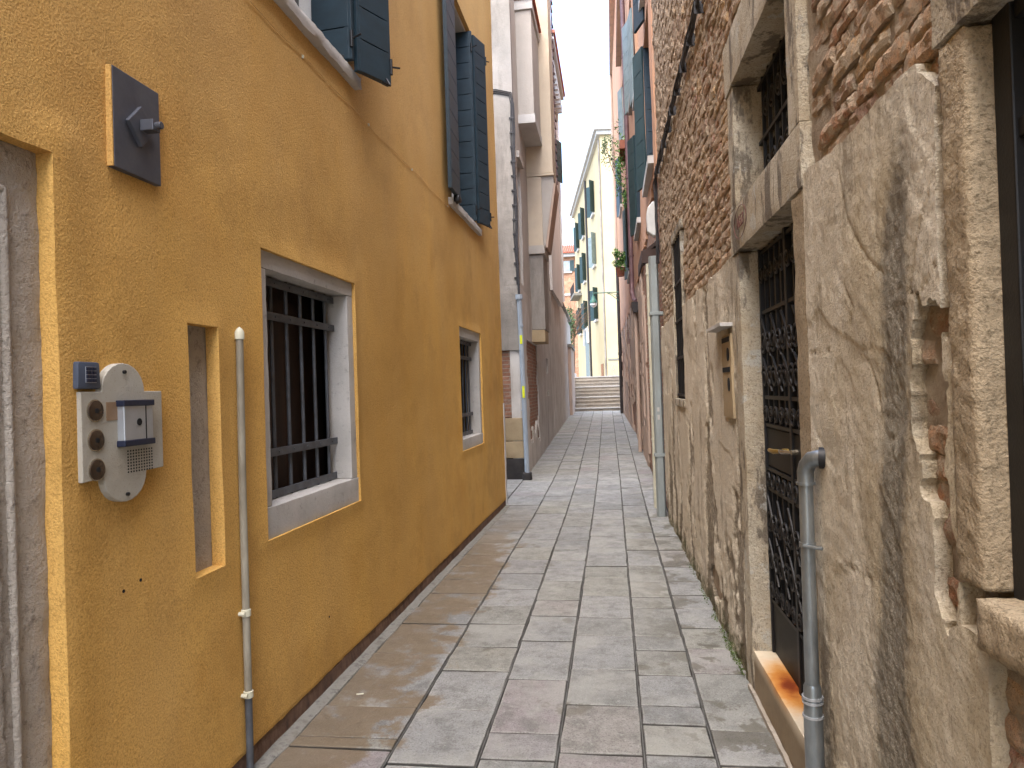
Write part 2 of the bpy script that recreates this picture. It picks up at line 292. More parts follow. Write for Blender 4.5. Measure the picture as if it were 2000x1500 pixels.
class MB:
    def __init__(s): s.v = []; s.f = []
    def add(s, vs, fs):
        o = len(s.v); s.v += [tuple(v) for v in vs]; s.f += [tuple(i+o for i in f) for f in fs]; return s
    def hexa(s, p): return s.add(p, [(0, 3, 2, 1), (4, 5, 6, 7), (0, 1, 5, 4), (1, 2, 6, 5), (2, 3, 7, 6), (3, 0, 4, 7)])
    def box(s, F, a0, a1, b0, b1, c0, c1):
        return s.hexa([F(a, b, cc) for cc in (c0, c1) for a, b in ((a0, b0), (a1, b0), (a1, b1), (a0, b1))])
    def prism(s, F, pts, h0, h1):      # pts (u,v); F(u,h,v)
        n = len(pts); vs = [F(u, h0, v) for u, v in pts]+[F(u, h1, v) for u, v in pts]
        return s.add(vs, [tuple(range(n))[::-1], tuple(range(n, 2*n))]+[(i, (i+1) % n, n+(i+1) % n, n+i) for i in range(n)])
    def tube(s, pts, r, n=10):
        pts = [Vector(p) for p in pts]; vs = []; up = None; m = len(pts)
        for i, p in enumerate(pts):
            t = (pts[min(i+1, m-1)]-pts[max(i-1, 0)]).normalized()
            if up is None:
                up = t.orthogonal().normalized()
            up = (up-t*up.dot(t)).normalized(); sd_ = t.cross(up); rr = r[i] if isinstance(r, (list, tuple)) else r
            vs += [p+(up*math.cos(2*math.pi*j/n)+sd_*math.sin(2*math.pi*j/n))*rr for j in range(n)]
        fs = [(i*n+j, i*n+(j+1) % n, (i+1)*n+(j+1) % n, (i+1)*n+j) for i in range(m-1) for j in range(n)]
        fs += [tuple(range(n))[::-1], tuple(range((m-1)*n, m*n))]
        return s.add(vs, fs)
    def disc(s, F, u, v, d0, d1, ru, rv, n=20):
        return s.prism(F, [(u+ru*math.cos(2*math.pi*i/n), v+rv*math.sin(2*math.pi*i/n)) for i in range(n)], d0, d1)
    def rbox(s, F, a0, a1, b0, b1, c0, c1, res=0.04, amp=0.008, sc=6, hi=0.4):
        N = [max(1, round((h-l)/res)) for l, h in ((a0, a1), (b0, b1), (c0, c1))]
        lo = (a0, b0, c0); hi_ = (a1, b1, c1); key = {}; vs = []; fs = []
        def vid(i):
            if i not in key:
                p = Vector([lo[q]+(hi_[q]-lo[q])*i[q]/N[q] for q in range(3)]); P = Vector(F(*p))
                dv = noise.noise_vector(P*sc)*amp+noise.noise_vector(P*sc*4.1)*amp*hi
                ne = sum(1 for q in range(3) if i[q] in (0, N[q]))
                if ne >= 2:
                    ctr = [(lo[q]+hi_[q])/2 for q in range(3)]
                    for q in range(3):
                        if i[q] in (0, N[q]): p[q] += (amp*0.7 if p[q] < ctr[q] else -amp*0.7)
                    P = Vector(F(*p))
                key[i] = len(vs); vs.append(P+dv)
            return key[i]
        for q in range(3):
            u, v = [(1, 2), (0, 2), (0, 1)][q]
            for e in (0, N[q]):
                for i in range(N[u]):
                    for j in range(N[v]):
                        quad = []
                        for di, dj in ((0, 0), (1, 0), (1, 1), (0, 1)):
                            t = [0, 0, 0]; t[q] = e; t[u] = i+di; t[v] = j+dj; quad.append(vid(tuple(t)))
                        fs.append(tuple(quad))
        return s.add(vs, fs)
    def mesh(s, name, mat, bevel=0, smooth=False, ang=40, tint=None, recalc=True):
        me = bpy.data.meshes.new(name); me.from_pydata(s.v, [], s.f)
        if tint is not None:
            at = me.attributes.new('tint', 'FLOAT', 'FACE'); at.data.foreach_set('value', tint)
        if hasattr(s, 'edge'):
            at = me.attributes.new('edge', 'FLOAT', 'POINT'); at.data.foreach_set('value', s.edge)
        if recalc or bevel:
            bm = bmesh.new(); bm.from_mesh(me)
            bmesh.ops.recalc_face_normals(bm, faces=bm.faces)
            if bevel: bmesh.ops.bevel(bm, geom=[e for e in bm.edges if len(e.link_faces) == 2 and e.calc_face_angle(0) > 0.5], offset=bevel, segments=2, affect='EDGES', profile=0.6, clamp_overlap=True)
            bm.to_mesh(me); bm.free()
        if smooth:
            for p in me.polygons: p.use_smooth = True
            me.set_sharp_from_angle(angle=R(ang))
        me.materials.append(M[mat]); return me
    def build(s, name, mat, parent=None, **kw):
        o = bpy.data.objects.new(name, s.mesh(name, mat, **kw)); C.objects.link(o); return par(o, parent)
def inst(name, me, parent, loc, rot=(0, 0, 0), scale=(1, 1, 1)):
    o = bpy.data.objects.new(name, me); C.objects.link(o); o.location = loc; o.rotation_euler = rot; o.scale = scale; return par(o, parent)
def thing(name, label, cat, loc, group=None):
    o = bpy.data.objects.new(name, None); C.objects.link(o); o.location = loc; o.empty_display_size = 0.2
    return tag(o, label, cat, group)
def tag(o, label, cat, group=None):
    o['label'] = label; o['category'] = cat
    if group: o['group'] = group
    return o
def struct(o): o['kind'] = 'structure'; return o
def stuff(o): o['kind'] = 'stuff'; return o
def lines(a, b, res, extra=()):
    e = sorted(set([a, b]+[x for x in extra if a < x < b])); out = []
    for i in range(len(e)-1):
        n = max(1, math.ceil((e[i+1]-e[i])/res-1e-6)); out += [e[i]+(e[i+1]-e[i])*t/n for t in range(n)]
    return out+[e[-1]]
def sheet(name, mat, parent, F, ys, zs, skip, dfun, back, attrs=None, smooth=True, field=None):
    """wall sheet with openings: skip(yc,zc) leaves a cell out, cut edges run back to depth 'back'"""
    ny, nz = len(ys), len(zs); keep = [[not skip((ys[i]+ys[i+1])/2, (zs[j]+zs[j+1])/2) for j in range(nz-1)] for i in range(ny-1)]
    idx = {}; vs = []; fs = []; src = []
    def at(i, j):
        y, z = ys[i], zs[j]
        if field and 0 < i < ny-1 and 0 < j < nz-1:
            q = [K(i+a, j+b) for a in (-1, 0) for b in (-1, 0)]
            if any(q) and not all(q):
                f0 = field(y, z); e = 0.002; gy = (field(y+e, z)-f0)/e; gz = (field(y, z+e)-f0)/e; g2 = gy*gy+gz*gz+1e-6
                lim = 0.9*min(ys[i+1]-y, zs[j+1]-z); dy, dz = -f0*gy/g2, -f0*gz/g2; k_ = max(1, math.hypot(dy, dz)/lim); y += dy/k_; z += dz/k_
        return y, z
    def v(i, j):
        if (i, j) not in idx:
            y, z = at(i, j); idx[(i, j)] = len(vs); vs.append(F(y, dfun(y, z), z)); src.append((y, z))
        return idx[(i, j)]
    bk = {}
    def vb(i, j):
        if (i, j) not in bk:
            y, z = at(i, j); bk[(i, j)] = len(vs); vs.append(F(y, back, z)); src.append((y, z))
        return bk[(i, j)]
    K = lambda i, j: 0 <= i < ny-1 and 0 <= j < nz-1 and keep[i][j]
    for i in range(ny-1):
        for j in range(nz-1):
            if not keep[i][j]: continue
            fs.append((v(i, j), v(i+1, j), v(i+1, j+1), v(i, j+1)))
            for (p, q), (di, dj) in ((((i, j), (i+1, j)), (0, -1)), (((i, j+1), (i+1, j+1)), (0, 1)), (((i, j), (i, j+1)), (-1, 0)), (((i+1, j), (i+1, j+1)), (1, 0))):
                if not K(i+di, j+dj): fs.append((v(*p), v(*q), vb(*q), vb(*p)))
    me = bpy.data.meshes.new(name); me.from_pydata(vs, [], fs)
    for an, fn in (attrs or {}).items():
        at = me.attributes.new(an, 'FLOAT', 'POINT'); at.data.foreach_set('value', [fn(*p) for p in src])
    if smooth:
        for p in me.polygons: p.use_smooth = True
        me.set_sharp_from_angle(angle=R(50))
    me.materials.append(M[mat]); o = bpy.data.objects.new(name, me); C.objects.link(o); return par(o, parent)
def inside(y, z, holes): return any(h[0] < y < h[1] and h[2] < z < h[3] for h in holes)
def gauss(x, m, s): return math.exp(-((x-m)/s)**2)
def ss(x, a, b):
    t = min(1, max(0, (x-a)/(b-a))); return t*t*(3-2*t)

# ------------------------------------------------------------------ ground and pavement
m = MB(); m.add([(-400, -200, -0.12), (400, -200, -0.12), (400, 600, -0.12), (-400, 600, -0.12)], [(0, 1, 2, 3)])
struct(m.build('ground', 'cement', recalc=False))
m = MB(); ys = lines(-9, 34, 0.5)
for i in range(len(ys)-1):
    a, b = ys[i], ys[i+1]
    m.add([(-1.75 if a < 9.8 else -3.4, a, GZ(a)-0.018), (0.9, a, GZ(a)-0.018), (0.9, b, GZ(b)-0.018), (-1.75 if a < 9.8 else -3.4, b, GZ(b)-0.018)], [(0, 1, 2, 3)])
pave = struct(m.build('pavement', 'joint', recalc=False))
def rowlist(first, lo, hi, y1, near, start=1.6):
    ys = [start]
    while ys[-1] < near[0]-0.62: ys.append(ys[-1]+random.uniform(0.4, 0.55))
    ys += near
    while ys[-1] < y1: ys.append(ys[-1]+random.uniform(lo, hi))
    return ys
near = [[3.19, 3.52, 4.25, 4.8, 5.17, 5.54, 5.95, 6.4], [2.98, 3.51, 4.0, 4.38, 4.81, 5.22, 5.66, 6.13, 6.64, 7.14],
        [3.29, 3.9, 4.5, 5.0, 5.37, 5.9, 6.32, 6.6, 6.97, 7.49], [3.12, 3.6, 4.06, 4.62, 4.97, 5.5, 6.02, 6.39, 7.17, 7.7, 8.16],
        [3.42, 3.62, 4.0, 4.37, 4.62, 5.21, 5.46, 5.89, 6.42, 7.03, 7.54], [3.38, 4.04, 4.41, 4.78, 5.19, 5.52, 5.89, 6.37, 7.03]]
colx = [-1.55, -1.03, -0.63, -0.29, 0.085, 0.39, 0.70]
def cx(i, y):
    t = max(0, y-12.0)/21.0
    return colx[i]+(-0.02*t*(6-i) - 0.05*t*(5.2-i) if i < 6 else 0)
def rightlim(y): return (RX(y) if y < 8.6 else OX(y)) + 0.03
slabs = []
for ci in range(6):
    rows = rowlist(0, 0.3, 0.62, 33.4, near[ci])
    for i in range(len(rows)-1):
        a, b = rows[i], min(rows[i+1], 33.45)
        if a > 33.2: break
        ym = (a+b)/2; x0 = cx(ci, ym); x1 = cx(ci+1, ym) if ci < 5 else rightlim(ym)
        slabs.append((max(x0, LX(ym)+0.055) if ci == 0 and ym < 9.8 else x0, x1, a, b, ci))
rows = rowlist(0, 0.35, 0.6, 33.4, [10.3])           # the extra strip along the grey house, and the side lane's mouth
y = 9.86
while y < 33.2:
    b = min(y+random.uniform(0.35, 0.6), 33.45); ym = (y+b)/2
    x0 = -2.35 if y < 12.0 else B2(ym)+0.05
    if y < 12.0:
        slabs.append((-2.35, -1.9, y, min(b, 12.05), 0)); x0 = -1.9
    if cx(0, ym)-x0 > 0.12: slabs.append((x0, cx(0, ym), y, b, 0))
    y = b
def slab_geo(mb, x0, x1, a, b, simple=False):
    gx, gy = (0.0065, 0.0045)
    X0, X1, A, Bq = x0+gx, x1-gx, a+gy, b-gy
    n = 1 if simple else 4; per = []
    for (p, q) in (((X0, A), (X1, A)), ((X1, A), (X1, Bq)), ((X1, Bq), (X0, Bq)), ((X0, Bq), (X0, A))):
        for t in range(n):
            u = t/n; per.append((p[0]+(q[0]-p[0])*u, p[1]+(q[1]-p[1])*u))
    cxx, cyy = (X0+X1)/2, (A+Bq)/2; sd_ = random.uniform(0, 90)
    tx, ty, h0 = random.gauss(0, 0.004), random.gauss(0, 0.004), random.gauss(0, 0.0016)
    jit = 0 if simple else 0.006; outer = []; inner = []
    for (px, py) in per:
        dn = noise.noise_vector(Vector((px*9, py*9, sd_)))*jit
        ox, oy = px+dn.x, py+dn.y
        hz = GZ(oy)+h0+(ox-cxx)*tx+(oy-cyy)*ty
        outer.append((ox, oy, hz-0.004)); k_ = 0.006
        ix = ox+(k_ if ox < cxx else -k_)*(1 if abs(ox-cxx) > (X1-X0)*0.3 else 0); iy = oy+(k_ if oy < cyy else -k_)*(1 if abs(oy-cyy) > (Bq-A)*0.3 else 0)
        inner.append((ix, iy, hz))
    n_ = len(per); base = [(p[0], p[1], p[2]-0.03) for p in outer]
    mid = []
    for (ix, iy, iz) in inner:
        wv = 0.022+0.016*noise.noise(Vector((ix*13, iy*13, sd_)))
        mx = ix+(wv if ix < cxx else -wv)*(1 if abs(ix-cxx) > (X1-X0)*0.3 else 0); my = iy+(wv if iy < cyy else -wv)*(1 if abs(iy-cyy) > (Bq-A)*0.3 else 0)
        mid.append((mx, my, iz+0.0006))
    rings = [base, outer, inner]+([] if simple else [mid]); vs = sum(rings, []); R_ = len(rings)
    fs = [(k_*n_+i, k_*n_+(i+1) % n_, (k_+1)*n_+(i+1) % n_, (k_+1)*n_+i) for k_ in range(R_-1) for i in range(n_)]+[tuple(range((R_-1)*n_, R_*n_))]
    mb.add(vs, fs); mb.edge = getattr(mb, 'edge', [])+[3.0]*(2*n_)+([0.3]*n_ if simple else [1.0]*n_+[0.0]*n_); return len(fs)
vis = sorted([s_ for s_ in slabs if s_[3] > 2.75], key=lambda s_: s_[2])
ind = set(vis[:295])
for s_ in vis[:295]:
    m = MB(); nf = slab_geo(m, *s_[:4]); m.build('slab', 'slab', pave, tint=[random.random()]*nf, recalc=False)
m = MB(); tn = []
for s_ in slabs:
    if s_ not in ind: nf = slab_geo(m, *s_[:4], simple=True); tn += [random.random()]*nf
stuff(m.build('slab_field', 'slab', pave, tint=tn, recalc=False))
m = MB(); tn = []                                     # behind the camera
for ci in range(6):
    y = -8.5
    while y < 1.55:
        b = min(1.58, y+random.uniform(0.4, 0.6)); nf = slab_geo(m, colx[ci], colx[ci+1], y, b, True); tn += [random.random()]*nf; y = b
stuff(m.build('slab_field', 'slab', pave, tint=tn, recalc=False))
for ci in range(1, 6):                                # mortar filled into the long joints
    ys = lines(1.6, 33.4, 0.11); vs = []
    for y in ys:
        o = cx(ci, y)+0.0025*noise.noise(Vector((y*5, ci, 0))); hw = 0.003+0.001*noise.noise(Vector((y*7, ci, 5)))
        vs += [(o-hw, y, GZ(y)-0.019), (o-hw*0.8, y, GZ(y)-0.0025), (o+hw*0.8, y, GZ(y)-0.0025), (o+hw, y, GZ(y)-0.019)]
    m = MB(); m.add(vs, [(4*i+j, 4*i+j+1, 4*i+j+5, 4*i+j+4) for i in range(len(ys)-1) for j in range(3)]); m.build('joint_filling', 'filling', pave, recalc=False)
ys = lines(1.0, 9.75, 0.05)                           # cement fillet along the yellow house
m = MB(); vs = []
for y in ys:
    o = 0.012*noise.noise(Vector((y*4, 0, 3))); vs += [(LX(y)-0.02, y, 0.008), (LX(y)+0.03+o, y, 0.010), (LX(y)+0.062+o, y, 0.003), (LX(y)+0.068+o, y, -0.02)]
m.add(vs, [(4*i+j, 4*i+j+1, 4*i+j+5, 4*i+j+4) for i in range(len(ys)-1) for j in range(3)])
struct(m.build('gutter_strip', 'cement', recalc=False, smooth=True))

# ------------------------------------------------------------------ yellow house
yh = thing('yellow_house', 'ochre yellow stuccoed house with barred ground-floor windows and blue-green shutters', 'house', (-1.6, 2, 0))
W1 = (3.075, 4.245, 0.943, 2.295); W2 = (7.12, 8.256, 0.985, 2.275)
NI = (2.505, 2.712, 0.922, 1.897); DO = (0.55, 1.87, 0.0, 2.34)
U1 = (3.10, 4.22, 3.62, 5.86); U2 = (7.02, 8.23, 3.52, 5.86)
holes = [W1, W2, NI, DO, U1, U2]
yl = lines(-6, 1.2, 0.3, (0.55,)); yl = yl[:-1]+lines(1.2, 5, 0.035, [h[i] for h in holes for i in (0, 1)])[:-1]+lines(5, 9.76, 0.07, [h[i] for h in holes for i in (0, 1)])
zl = lines(0.0, 4, 0.04, [0.105]+[h[i] for h in holes for i in (2, 3)])[:-1]+lines(4, 7.4, 0.12, [h[i] for h in holes for i in (2, 3)])
def yd(y, z):
    d = 0.006*fr((0, y, z), 1.1, 3)
    for h in (W1, W2, NI):
        e = max(h[0]-y, y-h[1], h[2]-z, z-h[3])
        if e >= 0: d += 0.008*math.exp(-(e/0.05)**2)
    if y > 1.8: d += 0.012*gauss(y, 1.9, 0.09)*(z < 2.45)
    return d
def yskip(y, z):
    return inside(y, z, holes) or z < 0.10
wall = sheet('wall', 'stucco', yh, L, yl, zl, yskip, yd, -0.05)
m = MB()
for i in range(len(yl)-1):
    if yl[i] < 1.86: continue
    a, b = yl[i], yl[i+1]; za = 0.098+0.006*noise.noise(Vector((a*14, 1, 0)))-0.008; zb = 0.098+0.006*noise.noise(Vector((b*14, 1, 0)))-0.008
    m.hexa([L(a, -0.03, za), L(b, -0.03, zb), L(b, yd(b, .1)-0.002, zb), L(a, yd(a, .1)-0.002, za), L(a, -0.03, 0.104), L(b, -0.03, 0.104), L(b, yd(b, .1)-0.002, 0.104), L(a, yd(a, .1)-0.002, 0.104)])
m.build('stucco_edge', 'stucco', yh)
m = MB(); m.rbox(L, 1.87, 9.75, -0.3, -0.004, -0.05, 0.09, 0.06, 0.006, 9); m.build('plinth', 'plinth', yh, smooth=True)
m = MB(); m.box(W, -7.5, -2.05, -6, 9.7, -0.1, 7.4); m.build('body', 'dark', yh)
m = MB(); m.box(W, -2.1, LX(9.7)-0.06, 9.62, 9.745, -0.1, 7.39); m.box(W, -2.1, LX(-6)-0.05, -5.98, -5.9, -0.1, 7.39); m.box(W, -7.5, LX(-6)+0.25, -6.1, 9.9, 7.403, 7.55); m.build('end_wall', 'stucco', yh)
m = MB(); m.rbox(L, 9.70, 9.785, -0.3, 0.012, 0.0, 1.42, 0.07, 0.005, 8); m.build('corner_stone', 'white_stone', yh, smooth=True)
m = MB()
for (yy, zz) in ((2.122, 0.985), (2.205, 0.999), (3.735, 0.385)):
    m.disc(L, yy, zz, -0.01, yd(yy, zz)+0.0015, 0.006, 0.006, 8)
m.build('plug', 'hole', yh)
# left door: stone surround with a roll moulding, wooden door
df = MB(); df.rbox(L, 1.60, 1.875, -0.28, -0.042, 0.0, 2.345, 0.035, 0.006, 11, 0.6); df.rbox(L, 0.55, 1.60, -0.28, -0.042, 2.10, 2.345, 0.035, 0.006, 11, 0.6)
fo = df.build('door_frame', 'jamb', yh, smooth=True, ang=60)
m = MB(); m.tube([L(1.745, -0.043, 0.0), L(1.745, -0.043, 2.20)], 0.014, 10); m.tube([L(1.745, -0.043, 2.20), L(0.6, -0.043, 2.20)], 0.014, 10); m.build('moulding', 'jamb', fo, smooth=True)
m = MB(); m.rbox(L, 1.58, 1.70, -0.2, -0.028, 0.0, 2.17, 0.03, 0.006, 13, 0.7); m.build('inner_jamb', 'jamb', fo, smooth=True, ang=60)
dl = MB(); dl.box(L, 0.55, 1.60, -0.26, -0.22, 0.02, 2.12); do = dl.build('door', 'wood', yh)
for i in range(2):
    for j in range(3): m = MB(); m.box(L, 0.62+i*0.49, 1.04+i*0.49, -0.225, -0.2, 0.15+j*0.66, 0.68+j*0.66); m.build('door_panel', 'wood', do, bevel=0.01)
# niche back
m = MB(); m.rbox(L, NI[0]-0.03, NI[1]+0.03, -0.12, -0.052, NI[2]-0.03, NI[3]+0.03, 0.03, 0.003, 12); m.build('niche_back', 'jamb', yh, smooth=True)
def barred_window(y0, y1, z0, z1, nb, tw, bw, sw):
    f = MB(); e = 0.004
    f.rbox(L, y0-e, y1+e, -0.16, -0.011, z1-tw, z1+e, 0.03, 0.0025, 9)
    fo = f.build('window_frame', 'stone', yh, smooth=True, ang=60)
    m = MB(); m.rbox(L, y0-e, y0+bw, -0.16, -0.012, z0+sw, z1-tw-0.001, 0.03, 0.0025, 9); m.build('jamb', 'stone', fo, smooth=True, ang=60)
    m = MB(); m.rbox(L, y1-bw, y1+e, -0.16, -0.012, z0+sw, z1-tw-0.001, 0.03, 0.0025, 9); m.build('jamb', 'stone', fo, smooth=True, ang=60)
    m = MB(); m.rbox(L, y0-e, y1+e, -0.16, -0.004, z0-e, z0+sw-0.001, 0.03, 0.003, 9); m.build('sill', 'stone', fo, smooth=True, ang=60)
    ya, yb, za, zb = y0+bw, y1-bw, z0+sw, z1-tw
    g = MB(); g.box(L, ya-0.01, yb+0.01, -0.118, -0.108, za+0.005, za+0.045); go = g.build('window_grille', 'bars', yh, bevel=0.002)
    for zz in (za+0.235, zb-0.20, zb-0.03):
        m = MB(); m.box(L, ya-0.01, yb+0.01, -0.112, -0.098, zz-0.02, zz+0.02); r = m.build('rail', 'bars', go, bevel=0.002)
        m2 = MB()
        for i in range(nb): m2.disc(L, ya+(i+0.5)*(yb-ya)/nb, zz, -0.099, -0.093, 0.006, 0.006, 8)
        m2.build('rivet', 'bars', r)
    for i in range(nb):
        yy = ya+(i+0.5)*(yb-ya)/nb
        m = MB(); m.tube([L(yy, -0.122, za), L(yy+random.uniform(-.004, .004), -0.122, (za+zb)/2), L(yy, -0.122, zb)], 0.0105, 8); m.build('bar', 'bars', go, smooth=True)
    p = MB(); p.box(L, ya-0.2, yb+0.3, -0.34, -0.32, za-0.1, zb+0.2); po = p.build('inner_shutter', 'panewood', yh)
    for i in range(5):
        m = MB(); yy = ya-0.05+i*0.2; m.box(L, yy, yy+0.185, -0.322, -0.305+0.006*(i % 2), za-0.1, zb-0.05); m.build('board', 'panewood', po, bevel=0.003)
barred_window(*W1, 6, 0.083, 0.085, 0.148)
barred_window(*W2, 6, 0.10, 0.085, 0.12)
# upper windows with shutters
def leaf(F0, p0, p1, z0, z1, nb, par_, mat='shutter', th=0.034, hinge=True, nm='shutter'):
    p0, p1 = Vector((p0[0], p0[1], 0)), Vector((p1[0], p1[1], 0)); u = (p1-p0); ln = u.length; u.normalize(); nv = Vector((u.y, -u.x, 0))
    def F(a, d, z): q = p0+u*a+nv*d; return (q.x, q.y, z)
    m = MB(); m.box(F, 0, 0.05, -th/2, th/2, z0, z1); m.box(F, ln-0.05, ln, -th/2, th/2, z0, z1); m.box(F, 0.045, ln-0.045, -th/2+0.006, th/2-0.009, z0+0.01, z1-0.01)
    o = m.build(nm, mat, par_, bevel=0.002)
    hb = (z1-z0)/nb
    for i in range(nb):
        m = MB(); m.box(F, 0.02, ln-0.02, -th/2-0.003, th/2+0.003, z0+i*hb+0.0035, z0+(i+1)*hb-0.0035); m.build('board', mat, o, bevel=0.003)
    if hinge:
        for zz in (z0+0.12, z1-0.2):
            m = MB(); m.tube([F(ln, 0.02, zz-0.05), F(ln, 0.02, zz+0.05)], 0.011, 8); m.tube([F(ln, 0.02, zz), F(ln+0.07, 0.03, zz+0.015)], 0.007, 6); m.build('hinge', 'iron', o)
        m = MB(); m.tube([F(ln*.8, 0.03, z0+0.02), F(ln*.8, 0.06, z0-0.03), F(ln*.55, 0.07, z0-0.035)], 0.008, 6); m.build('catch', 'iron', o)
    return o
for (h, sl) in ((U1, (3.0, 4.385, 3.555, 3.635)), (U2, (6.86, 8.37, 3.455, 3.53))):
    f = MB(); f.rbox(L, sl[0], sl[1], -0.3, 0.045, sl[2], sl[3], 0.03, 0.006, 12, 0.7); fo = f.build('window_frame', 'stone', yh, smooth=True, ang=60)
    for yy in (h[0], h[1]):
        m = MB(); m.box(L, yy-0.02 if yy == h[1] else yy-0.1, yy+0.1 if yy == h[1] else yy+0.02, -0.34, -0.052, sl[3]+0.002, h[3]); m.build('jamb', 'white_stone', fo)
    m = MB(); m.box(L, h[0]-.1, h[1]+.1, -0.34, -0.052, h[3]-0.03, h[3]+0.1); m.build('lintel', 'white_stone', fo)
    m = MB(); m.box(L, h[0]-.1, h[1]+.1, -0.3, -0.28, sl[3], h[3]); m.build('window_pane', 'darkglass', yh)
leaf(None, (-1.765, 4.195), (-1.50, 4.17), 3.655, 5.84, 11, yh)
leaf(None, (-1.497, 4.20), (-1.367, 4.46), 3.60, 5.84, 11, yh)
leaf(None, (-1.735, 8.20), (-1.497, 8.19), 3.60, 5.83, 12, yh)
leaf(None, (-1.494, 8.215), (-1.405, 8.49), 3.58, 5.80, 12, yh)
leaf(None, (LX(7.07)+0.06, 7.07), (LX(6.62)+0.075, 6.62), 3.55, 5.84, 12, yh, hinge=False)
m = MB(); m.rbox(L, 6.9, 7.03, 0.04, 0.10, 3.49, 3.56, 0.02, 0.008, 20); m.build('shutter_catch', 'iron', yh, smooth=True)
# ---- things on the yellow wall
ap = thing('anchor_plate', 'grey metal tie-rod anchor plate with diamond washer and bolt on yellow wall', 'anchor plate', L(2.235, 0, 2.37))
m = MB(); m.box(L, 2.115, 2.352, -0.01, 0.02, 2.373, 2.708); po = m.build('plate', 'lead', ap, bevel=0.003)
m = MB(); m.box(L, 2.108, 2.1145, -0.01, 0.019, 2.375, 2.706); m.build('plaster_rim', 'stucco', ap, bevel=0.002)
m = MB(); m.prism(L, [(2.235, 2.475), (2.302, 2.545), (2.235, 2.615), (2.168, 2.545)], 0.021, 0.036); m.build('washer', 'lead', ap, bevel=0.002)
m = MB(); m.box(L, 2.217, 2.257, 0.04, 0.088, 2.525, 2.563); m.disc(L, 2.237, 2.544, 0.085, 0.108, 0.013, 0.013, 12); m.build('bolt', 'lead', ap, bevel=0.003)
ip = thing('intercom_panel', 'cream stone intercom plate with three round bell buttons and a camera', 'intercom', L(2.12, 0, 1.28))
pts = []
for i in range(13): a_ = math.pi*i/12; pts.append((2.12+0.1*math.cos(a_), 1.637+0.092*math.sin(a_)))
pts += [(1.932, 1.637), (1.932, 1.362)]
for i in range(13): a_ = math.pi+math.pi*i/12; pts.append((2.12+0.1*math.cos(a_), 1.368+0.09*math.sin(a_)))
pts += [(2.311, 1.37), (2.311, 1.637)]
m = MB(); m.prism(L, pts, -0.005, 0.026); po = m.build('plate', 'panel_stone', ip, bevel=0.003)
for i, zz in enumerate((1.578, 1.487, 1.396)):
    m = MB(); m.disc(L, 1.988, zz, 0.02, 0.0285, 0.035, 0.035, 24); b = m.build('button', 'chrome', ip)
    m = MB(); m.disc(L, 1.988, zz, 0.028, 0.032, 0.031, 0.031, 24); m.build('lens', 'btn', b, bevel=0.002, smooth=True)
    m = MB(); m.disc(L, 1.988, zz, 0.032, 0.034, 0.008, 0.008, 12); m.build('name_dot', 'hole', b)
m = MB(); m.box(L, 2.036, 2.10, 0.02, 0.0275, 1.545, 1.603); m.build('name_window', 'amber', ip)
m = MB(); m.box(L, 2.085, 2.225, 0.02, 0.052, 1.475, 1.592); cb = m.build('camera_box', 'steel', ip, bevel=0.004)
for z0 in (1.458, 1.588):
    m = MB(); m.box(L, 2.08, 2.23, 0.02, 0.056, z0, z0+0.02); m.build('cap', 'navy', cb, bevel=0.003)
m = MB(); m.disc(L, 2.155, 1.535, 0.045, 0.0535, 0.012, 0.012, 14); m.box(L, 2.186, 2.191, 0.045, 0.0526, 1.478, 1.588); m.build('lens', 'hole', cb)
m = MB()
for i in range(10):
    for j in range(8): m.disc(L, 2.13+i*0.0132, 1.372+j*0.0098, 0.02, 0.0268, 0.0032, 0.0032, 6)
m.build('speaker_holes', 'hole', ip)
for zz in (1.70, 1.302):
    m = MB(); m.disc(L, 2.12, zz, 0.02, 0.034, 0.006, 0.006, 8); m.build('screw', 'iron', ip)
kp = thing('keypad', 'small grey-blue plastic keypad above the cream intercom plate', 'keypad', L(1.965, 0, 1.642))
m = MB(); m.prism(L, [(1.918, 1.645), (2.014, 1.645), (2.01, 1.728), (1.922, 1.728)], -0.005, 0.03); m.build('case', 'keypad', kp, bevel=0.008, smooth=True)
m = MB(); m.box(L, 1.948, 1.992, 0.028, 0.0315, 1.664, 1.713); ko = m.build('key_field', 'steel', kp)
for i in range(3):
    for j in range(4): m = MB(); m.box(L, 1.9497+i*0.0142, 1.961+i*0.0142, 0.03, 0.0345, 1.6655+j*0.012, 1.6755+j*0.012); m.build('key', 'navy', ko)
wp = thing('wall_pipe', 'thin worn grey pipe with cream cap rising up the yellow wall', 'pipe', L(2.84, 0.02, 0))
m = MB(); m.tube([L(2.838, 0.02, 0.33), L(2.84, 0.02, 1.2), L(2.852, 0.02, 1.86)], 0.016, 12); m.build('pipe', 'wornpipe' if 'wornpipe' in M else 'creampipe', wp, smooth=True)
m = MB(); m.tube([L(2.836, 0.02, 0.0), L(2.838, 0.02, 0.335)], 0.0155, 12); m.build('lower_pipe', 'bars', wp, smooth=True)
m = MB(); m.tube([L(2.852, 0.02, 1.855), L(2.852, 0.02, 1.885), L(2.852, 0.02, 1.897), L(2.852, 0.02, 1.908)], [0.02, 0.02, 0.014, 0.003], 12); m.build('cap', 'creampipe', wp, smooth=True)
for zz in (0.69, 0.345):
    m = MB(); m.tube([L(2.838, 0.02, zz-0.016), L(2.838, 0.02, zz-0.013), L(2.838, 0.02, zz+0.013), L(2.838, 0.02, zz+0.016)], [0.015, 0.021, 0.021, 0.015], 12); m.tube([L(2.82, -0.01, zz), L(2.815, 0.03, zz)], 0.009, 8); m.build('clamp', 'creampipe', wp, smooth=True)
